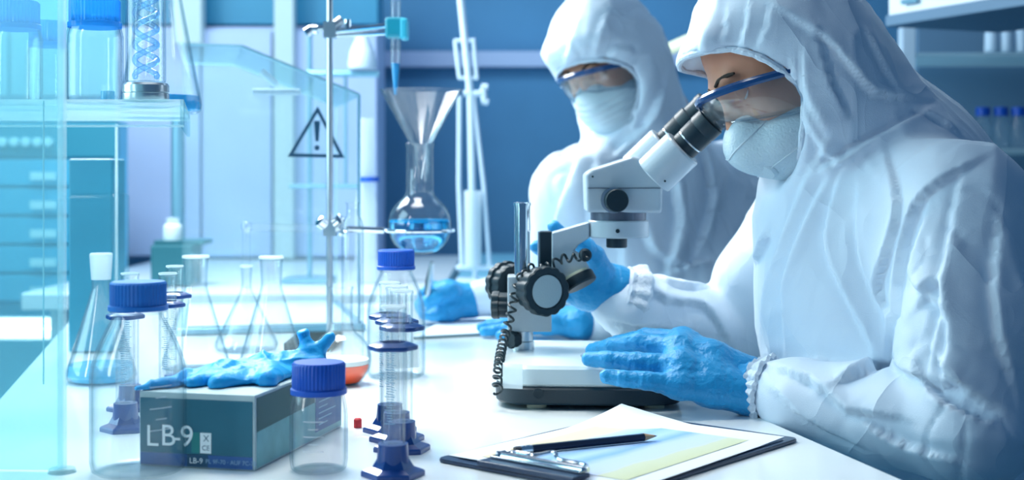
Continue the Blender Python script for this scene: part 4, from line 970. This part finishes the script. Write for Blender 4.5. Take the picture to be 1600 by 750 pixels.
def hand(name, parent, palm, fingers, m, h=.0018, cuff=None, label=None):
    pr = []
    for i, (a, b, ra, rb) in enumerate(palm): pr.append(cap(a, b, ra, rb, 0 if i == 0 else .013))
    body = list(pr); meshes = []
    for ch in fingers:
        for i in range(len(ch)-1):
            (a, ra), (b, rb) = ch[i], ch[i+1]; pr.append(cap(a, b, ra, rb, .0035 if i else .006))
    def post(v, n):
        w1 = (1-abs(vnoise(v, 70, 11)))**5*.0009+(1-abs(vnoise(v*[1, 1, 1], 150, 12)))**4*.00045; return v+n*w1[:, None]
    return build(name, pr, h, m, parent, relaxed=2, post=post)
def cuff_ring(name, a, b, prof, m, parent, ruf=.05, n=26):     # gathered fabric ring around the arm axis a->b
    a, b = V(a), V(b); d = (b-a).normalized()
    return link(name, lathe(prof, a, d, n*8, fn=lambda an, z: 1+ruf*math.cos(an*n+2*math.sin(an*3))+ruf*.6*math.sin(an*7+z*90)), m, parent, True)

# ---- the near person, bent over the eyepieces
p1 = thing('person', 'person in white hooded coverall, blue gloves and goggles looking into the microscope', 'person', (.62, 1.66, .02))
H1 = Head(P(1225, 95, 1.66), (-.79, -.17, -.58), (-.15, -.98, .0))
face_parts(H1, p1)
sh_n = P(1500, 335, 1.50); sh_f = P(1262, 345, 1.90); el_n = P(1515, 672, 1.42); wr_n = P(1190, 603, 1.572)
el_f = P(1165, 520, 1.93); wr_f = P(958, 470, 1.872)
hip = V((.66, 1.66, .66))
suit = [cap(P(1385, 300, 1.69), P(1390, 420, 1.69), .13, .150, 0), ('ell', tuple(P(1362, 430, 1.70)), (.135, .175, .17), None, .06),
        cap(sh_n+V((-.02, .05, -.01)), sh_f+V((.02, -.03, 0)), .075, .078, .06), ('ell', tuple(P(1375, 590, 1.68)), (.135, .165, .17), None, .06),
        cap(P(1425, 390, 1.67), hip, .135, .165, .06),
        cap(H1.h(-.02, 0, -.05), P(1385, 262, 1.68), .096, .098, .04),
        H1.ell(-.010, 0, .015, .112, .098, .118, .04), H1.ell(.074, 0, .068, .036, .060, .020, .03), H1.ell(.03, 0, -.085, .066, .086, .062, .04),
        cap(H1.h(.03, 0, -.12), P(1300, 330, 1.68), .058, .09, .04),
        cap(sh_n, P(1520, 520, 1.455), .084, .076, .035), cap(P(1520, 520, 1.455), el_n, .076, .062, .02),
        cap(el_n, P(1395, 652, 1.478), .060, .054, .012), cap(P(1395, 652, 1.478), P(1248, 622, 1.545), .054, .046, .01), cap(P(1248, 622, 1.545), wr_n, .046, .030, .01),
        cap(sh_f, P(1190, 440, 1.92), .08, .066, .035), cap(P(1190, 440, 1.92), el_f, .066, .060, .02), cap(el_f, P(1040, 490, 1.90), .058, .050, .012), cap(P(1040, 490, 1.90), P(985, 476, 1.875), .050, .047, .01), cap(P(985, 476, 1.875), wr_f, .047, .034, .01),
        cap(hip+V((-.02, -.09, -.02)), V((.38, 1.42, .60)), .10, .075, .05), cap(V((.38, 1.42, .60)), V((.42, 1.40, .06)), .068, .05, .03), cap(V((.42, 1.40, .05)), V((.30, 1.36, .045)), .045, .04, .02),
        cap(hip+V((-.02, .10, -.02)), V((.34, 1.82, .60)), .10, .075, .05), cap(V((.34, 1.82, .60)), V((.38, 1.82, .06)), .068, .05, .03), cap(V((.38, 1.82, .05)), V((.26, 1.80, .045)), .045, .04, .02),
        H1.ell(.128, 0, -.022, .130, .112, .100, .006, True), H1.ell(-.005, 0, .03, .098, .080, .094, .004, True)]
suit = suit[:-1]
st = [([(1262, 268), (1232, 340), (1200, 430), (1192, 500), (1206, 570)], .011, .0085), ([(1290, 280), (1252, 360), (1224, 450), (1226, 545)], .012, .008),
      ([(1190, 0), (1290, 62), (1345, 125), (1372, 146), (1450, 158)], .008, .0065), ([(1445, 172), (1340, 228), (1272, 268)], .014, .011),
      ([(1528, 250), (1440, 305), (1405, 380), (1396, 480), (1390, 560)], .016, -.009), ([(1310, 285), (1290, 380), (1325, 470), (1372, 560)], .016, .010),
      ([(1385, 240), (1402, 330), (1375, 440), (1398, 500)], .013, -.008), ([(1425, 168), (1500, 213), (1560, 305), (1580, 420)], .009, .006), ([(1340, 300), (1345, 400), (1380, 480)], .011, .006),
      ([(1386, 562), (1440, 592), (1505, 603)], .011, .012), ([(1460, 556), (1500, 606), (1560, 640)], .010, .012), ([(1432, 560), (1466, 622), (1556, 662)], .011, -.012), ([(1310, 600), (1370, 568), (1425, 562)], .013, .012),
      ([(1200, 572), (1270, 600), (1330, 645), (1410, 655)], .011, .009), ([(1205, 610), (1260, 655), (1350, 700)], .012, .007), ([(1330, 640), (1400, 690), (1500, 720)], .013, -.007), ([(1440, 330), (1420, 430), (1480, 500), (1470, 590)], .014, .009),
      ([(1500, 270), (1480, 380), (1468, 480), (1450, 580)], .010, .007), ([(1560, 330), (1550, 480), (1580, 600)], .012, .008), ([(1430, 480), (1465, 440), (1478, 500)], .012, .009),
      ([(1112, 15), (1098, 45), (1092, 85)], .006, .004), ([(1170, 0), (1163, 45), (1150, 84)], .006, .005), ([(1205, 5), (1192, 50), (1175, 84)], .006, .004), ([(1135, 10), (1128, 80)], .005, .003), ([(1252, 80), (1258, 150), (1292, 215)], .008, .006), ([(1236, 95), (1232, 170), (1262, 225)], .007, .005),
      ([(1215, 130), (1245, 150), (1265, 140)], .007, .005), ([(1275, 40), (1300, 130), (1330, 190)], .009, -.005), ([(1290, 215), (1268, 262)], .009, .006), ([(1255, 180), (1285, 240), (1330, 262)], .009, .006), ([(1350, 40), (1378, 100), (1400, 140)], .009, .005),
      ([(985, 425), (1040, 470), (1100, 480), (1140, 540)], .011, .009), ([(1000, 418), (1060, 448), (1110, 448)], .009, .008), ([(950, 500), (1010, 510), (1090, 520)], .010, .008), ([(1180, 330), (1135, 400), (1150, 470)], .013, .009), ([(1200, 360), (1170, 440), (1180, 520)], .012, -.008)]
build('coverall', suit, .0045, M['suit'], p1, .0055, st, relaxed=3)
# hood hem: a gathered rolled edge around the face opening
def hem(H, parent, tilt=0, e=(.128, -.022, .130, .112, .100), outer=(-.010, .015, .112, .098, .118), jaw=(.03, -.085, .066, .086, .062)):
    pts = []
    for i in range(64):
        a = 2*PI*i/64; best = None
        for k in range(60):       # walk along the cavity ellipsoid from the front plane back until inside the hood
            ph = PI/2+ (PI/2)*k/60*1.0; f = e[0]+e[2]*math.cos(ph); s_ = math.sin(ph); l = e[3]*s_*math.sin(a); u = e[1]+e[4]*s_*math.cos(a)
            ins = ((f-outer[0])/outer[2])**2+(l/outer[3])**2+((u-outer[1])/outer[4])**2
            ins = min(ins, ((f-jaw[0])/jaw[2])**2+(l/jaw[3])**2+((u-jaw[1])/jaw[4])**2, ((f-.074)/.036)**2+(l/.060)**2+((u-.068)/.020)**2)
            if ins < 1.0: best = H.h(f, l, u); break
        if best is not None: pts.append(best)
    for _ in range(2): pts = [(pts[i-1]+pts[i]*2+pts[(i+1) % len(pts)])/4 for i in range(len(pts))]
    return link('hood_hem', tube(pts, [.0042*(1+.16*math.sin(i*2.4)) for i in range(len(pts))], 9, True), M['suit_cuff'], parent, True)
hem(H1, p1)
goggles(H1, p1)
def respirator(H, parent):
    pr = [H.ell(.058, 0, -.076, .062, .066, .041, 0), H.cap((.113, -.008, -.055), (.113, .008, -.058), .018, .018, .03), H.cap((.098, -.014, -.038), (.098, .014, -.038), .012, .012, .03), H.ell(.046, 0, -.1, .042, .052, .026, .03)]
    m_ = build('respirator_mask', pr, .0022, M['mask_white'], parent, relaxed=2)
    me = m_.data; bv = BVHTree.FromPolygons([world(parent) @ (m_.matrix_basis @ v.co) for v in me.vertices], [tuple(p.vertices) for p in me.polygons])
    for u, du in ((-.056, .016), (-.094, 0)):
        pts = []
        for i in range(41):
            an = math.radians(-88+176*i/40); o = H.h(.03, 0, u+du*abs(math.sin(an))); dr = (H.F*math.cos(an)+H.L*math.sin(an)).normalized()
            hit = bv.ray_cast(o+dr*.25, -dr)
            if hit[0] is not None: pts.append(hit[0]+dr*.0003)
        if len(pts) > 5: link('seam', tube(pts, .0011, 6), M['mask_band'], m_, True)
    c = H.h(.108, .016, -.092); d = (H.F*.85-H.U*.35+H.L*.2).normalized(); link('valve', lathe([(0, 0), (.015, 0), (.015, .005), (.012, .008), (0, .009)], c-d*.002, d, 24), M['mask_white'], m_, True)
    for u0, u1 in (): [link('elastic', tube(spline([H.h(.05, .066*s, u0), H.h(0, .082*s, (u0+u1)/2), H.h(-.06, .07*s, u1)], 6), .002, 6), M['mask_band'], m_, True) for s in (1, -1)]
    return m_
respirator(H1, p1)
# near (left) hand lying over the base edge
w0 = P(1172, 590, 1.60); w1 = P(1168, 616, 1.572)
kI, kM, kR, kP = P(1068, 533, 1.628), P(1060, 547, 1.603), P(1062, 572, 1.575), P(1058, 602, 1.553)
palm = [(w0, kI, .021, .0145), (w0, kM, .022, .0155), (w1, kR, .023, .0155), (w1, kP, .021, .0135), (kI, kM, .0145, .0155), (kM, kR, .0155, .0155), (kR, kP, .0150, .0135), (P(1110, 562, 1.60), P(1110, 605, 1.57), .023, .022)]
fing = [[(kI, .0135), (P(1010, 526, 1.66), .0105), (P(965, 536, 1.70), .0092), (P(930, 545, 1.725), .0080)],
        [(kM, .0140), (P(1000, 534, 1.622), .0112), (P(955, 541, 1.643), .0098), (P(925, 548, 1.662), .0086)],
        [(kR, .0140), (P(995, 566, 1.580), .0110), (P(950, 562, 1.588), .0098), (P(920, 561, 1.597), .0088)],
        [(kP, .0125), (P(1010, 595, 1.549), .0102), (P(975, 592, 1.551), .0092), (P(948, 588, 1.555), .0082)],
        [(P(1120, 585, 1.63), .0170), (P(1075, 575, 1.665), .0130), (P(1035, 558, 1.700), .0105), (P(1005, 557, 1.72), .0095)]]
g1 = hand('glove', p1, palm, fing, M['glove_blue'])
ca = P(1166, 603, 1.586); cb = P(1200, 606, 1.568); L_ = (cb-ca).length
cuff_ring('glove_cuff', P(1160, 602, 1.589), cb, [(.0255, 0), (.0275, .004), (.0285, .010), (.0300, .014), (.0315, .017), (.0300, .018), (.026, .014), (.0250, .002), (.0255, 0)], M['glove_blue'], g1, .035, 17)
cuff_ring('sleeve_cuff', P(1174, 603, 1.582), P(1240, 618, 1.55), [(.029, 0), (.034, .003), (.032, .008), (.036, .013), (.041, .020), (.038, .024), (.030, .020), (.028, .004), (.029, 0)], M['suit_cuff'], p1, .05, 19)
# far (right) hand on the focus knob behind the stand
w0 = P(962, 452, 1.872); a_ = P(925, 430, 1.865); b_ = P(915, 452, 1.86)
palm = [(w0, a_, .031, .024), (w0, b_, .031, .024), (a_, b_, .024, .024), (P(945, 462, 1.87), P(922, 462, 1.86), .022, .018)]
fing = [[(P(938, 425, 1.850), .0185), (P(928, 402, 1.835), .0155), (P(915, 388, 1.825), .0135), (P(902, 376, 1.82), .0115)],
        [(P(920, 425, 1.87), .0145), (P(898, 398, 1.875), .0115), (P(880, 370, 1.87), .0100), (P(866, 355, 1.865), .0090)],
        [(P(915, 438, 1.875), .0145), (P(885, 420, 1.88), .0115), (P(858, 398, 1.875), .0100), (P(838, 386, 1.87), .0090)],
        [(P(912, 450, 1.87), .0145), (P(885, 445, 1.865), .0115), (P(858, 440, 1.86), .0100), (P(838, 436, 1.855), .0088)],
        [(P(918, 464, 1.865), .0130), (P(895, 462, 1.855), .0105), (P(874, 460, 1.848), .0092), (P(858, 456, 1.842), .0082)]]
g2 = hand('glove', p1, palm, fing, M['glove_blue'])
cuff_ring('sleeve_cuff', P(962, 464, 1.87), P(1010, 482, 1.88), [(.034, 0), (.046, .004), (.046, .010), (.052, .017), (.055, .028), (.050, .034), (.040, .022), (.033, .004), (.034, 0)], M['suit_cuff'], p1, .035, 13)

# ---- the far person, writing hand with tweezers
p2 = thing('person', 'further person in white hooded coverall and face mask, blurred, holding tweezers over paper', 'person', (.36, 2.62, .02))
H2 = Head(P(948, 92, 2.55), (-.50, -.66, -.50), (.78, -.50, .30))
face_parts(H2, p2); goggles(H2, p2, -.030, .024)
s1 = P(908, 300, 2.50); s2 = P(1140, 290, 2.72); e1 = P(868, 445, 2.58); wA = P(748, 466, 2.53); e2 = P(1085, 500, 2.48); wB_ = P(945, 508, 2.31); hp = V((.34, 2.72, .66))
suit2 = [cap(P(1015, 300, 2.62), P(1030, 460, 2.64), .13, .15, 0), cap(s1, s2, .085, .085, .06), cap(P(1030, 420, 2.64), hp, .15, .16, .06), ('ell', tuple(P(985, 420, 2.58)), (.14, .14, .17), None, .05),
         cap(H2.h(-.02, 0, -.05), P(1010, 235, 2.62), .098, .105, .04), H2.ell(-.010, 0, .015, .116, .102, .122, .04), H2.ell(.074, 0, .068, .034, .066, .020, .03), H2.ell(.03, 0, -.085, .064, .086, .058, .04),
         cap(H2.h(.02, 0, -.12), P(965, 300, 2.58), .060, .09, .04),
         cap(s1, P(880, 400, 2.56), .084, .068, .035), cap(P(880, 400, 2.56), e1, .068, .058, .02), cap(e1, P(800, 458, 2.54), .050, .046, .012), cap(P(800, 458, 2.54), wA, .046, .034, .01),
         cap(s2, e2, .085, .06, .035), cap(e2, wB_, .055, .040, .012),
         cap(hp+V((-.02, -.09, -.02)), V((.17, 2.50, .60)), .10, .075, .05), cap(V((.17, 2.50, .60)), V((.20, 2.50, .06)), .068, .05, .03), cap(V((.20, 2.50, .05)), V((.08, 2.46, .045)), .045, .04, .02),
         cap(hp+V((0, .10, -.02)), V((.13, 2.86, .60)), .10, .075, .05), cap(V((.13, 2.86, .60)), V((.17, 2.86, .06)), .068, .05, .03), cap(V((.17, 2.86, .05)), V((.05, 2.82, .045)), .045, .04, .02),
         H2.ell(.128, 0, -.034, .124, .104, .078, .006, True)]
st2 = [([(1040, 120), (1010, 190), (960, 240)], .016, .012), ([(905, 20), (885, 80), (872, 135)], .010, .006), ([(950, 10), (930, 60), (925, 110)], .010, .006), ([(1000, 80), (960, 75), (940, 105)], .010, .008),
       ([(985, 120), (990, 180), (975, 215)], .012, .007), ([(900, 250), (870, 330), (850, 420)], .016, .012), ([(985, 250), (960, 330), (975, 420)], .018, .013), ([(1030, 200), (1060, 330), (1040, 430)], .020, .013), ([(1080, 190), (1110, 300), (1085, 400)], .020, .013), ([(930, 250), (920, 350), (900, 430)], .016, .010), ([(1000, 330), (1020, 390), (1080, 420)], .016, .012), ([(1040, 430), (1080, 412), (1110, 405)], .012, -.012), ([(760, 450), (800, 445), (850, 425)], .012, .008)]
build('coverall', suit2, .0065, M['suit'], p2, .006, st2, seed=21, relaxed=2)
hem(H2, p2, e=(.128, -.034, .124, .104, .078), outer=(-.010, .015, .116, .102, .122), jaw=(.03, -.085, .064, .086, .058))
def pleats(v, n):
    u = (v-np.array(H2.h(0, 0, -.06)))@np.array(H2.U); return v+n*(np.sin(u/.013*2*PI)*.0012*np.exp(-(u/.04)**2))[:, None]
mk = build('face_mask', [H2.ell(.055, 0, -.062, .060, .068, .055, 0), H2.cap((.098, -.006, -.030), (.100, .006, -.045), .017, .017, .03), H2.ell(.045, 0, -.098, .046, .052, .03, .03)], .003, M['mask_white'], p2, relaxed=2, post=pleats)
[link('ear_loop', tube(spline([H2.h(.04, .068*s, -.04), H2.h(0, .082*s, -.02), H2.h(.03, .07*s, -.09)], 6), .0018, 6), M['mask_band'], mk, True) for s in (1, -1)]
w0 = P(738, 470, 2.53)
palm = [(w0, P(700, 462, 2.52), .030, .027), (w0, P(700, 482, 2.50), .028, .024), (P(700, 462, 2.52), P(698, 484, 2.50), .027, .022)]
fing = [[(P(705, 455, 2.49), .017), (P(685, 462, 2.47), .014), (P(670, 470, 2.47), .012), (P(662, 478, 2.475), .0105)],
        [(P(698, 455, 2.53), .0155), (P(676, 450, 2.53), .0128), (P(662, 460, 2.52), .0110), (P(660, 474, 2.51), .0100)],
        [(P(695, 470, 2.53), .0155), (P(672, 468, 2.54), .0128), (P(656, 476, 2.53), .0110), (P(660, 488, 2.52), .0100)],
        [(P(697, 480, 2.51), .0150), (P(674, 484, 2.51), .0120), (P(664, 491, 2.50), .0105), (P(676, 494, 2.49), .0098)],
        [(P(702, 488, 2.50), .0140), (P(682, 491, 2.49), .0110), (P(684, 494, 2.485), .0100), (P(694, 492, 2.48), .0092)]]
hand('glove', p2, palm, fing, M['glove_blue'], .0028)
w0 = P(948, 508, 2.315)
kn = [P(858, 508-6*i, 2.275+.022*i) for i in range(4)]
palm = [(w0, k_, .027, .0150) for k_ in kn]+[(kn[0], kn[3], .0145, .0145), (P(905, 506, 2.29), P(905, 500, 2.33), .026, .024)]
fing = [[(kn[i], .0145), (P(825, 511-6*i+3, 2.27+.022*i), .0115), (P(790+8*(i == 0)-4*(i == 2), 517-6*i+3, 2.27+.022*i), .0100), (P(756+26*(i == 0)-4*(i == 2)+8*(i == 3), 522-6*i+2, 2.27+.022*i), .0088)] for i in range(4)]
fing.append([(P(915, 500, 2.34), .018), (P(880, 495, 2.37), .0145), (P(850, 497, 2.39), .0120), (P(828, 499, 2.40), .0105)])
hand('glove', p2, palm, fing, M['glove_blue'], .0028)
t = thing('tweezers', 'thin metal tweezers held upright in the far person blue glove', 'tweezers', P(668, 480, 2.47))
link('blade', tube([P(675, 410, 2.46), P(672, 440, 2.462), P(664, 482, 2.465)], [.004, .0055, .002], 8), M['steel'], t, True); link('blade', tube([P(675, 410, 2.46), P(668, 440, 2.475), P(663, 482, 2.467)], [.004, .0045, .002], 8), M['scope_dark'], t, True)
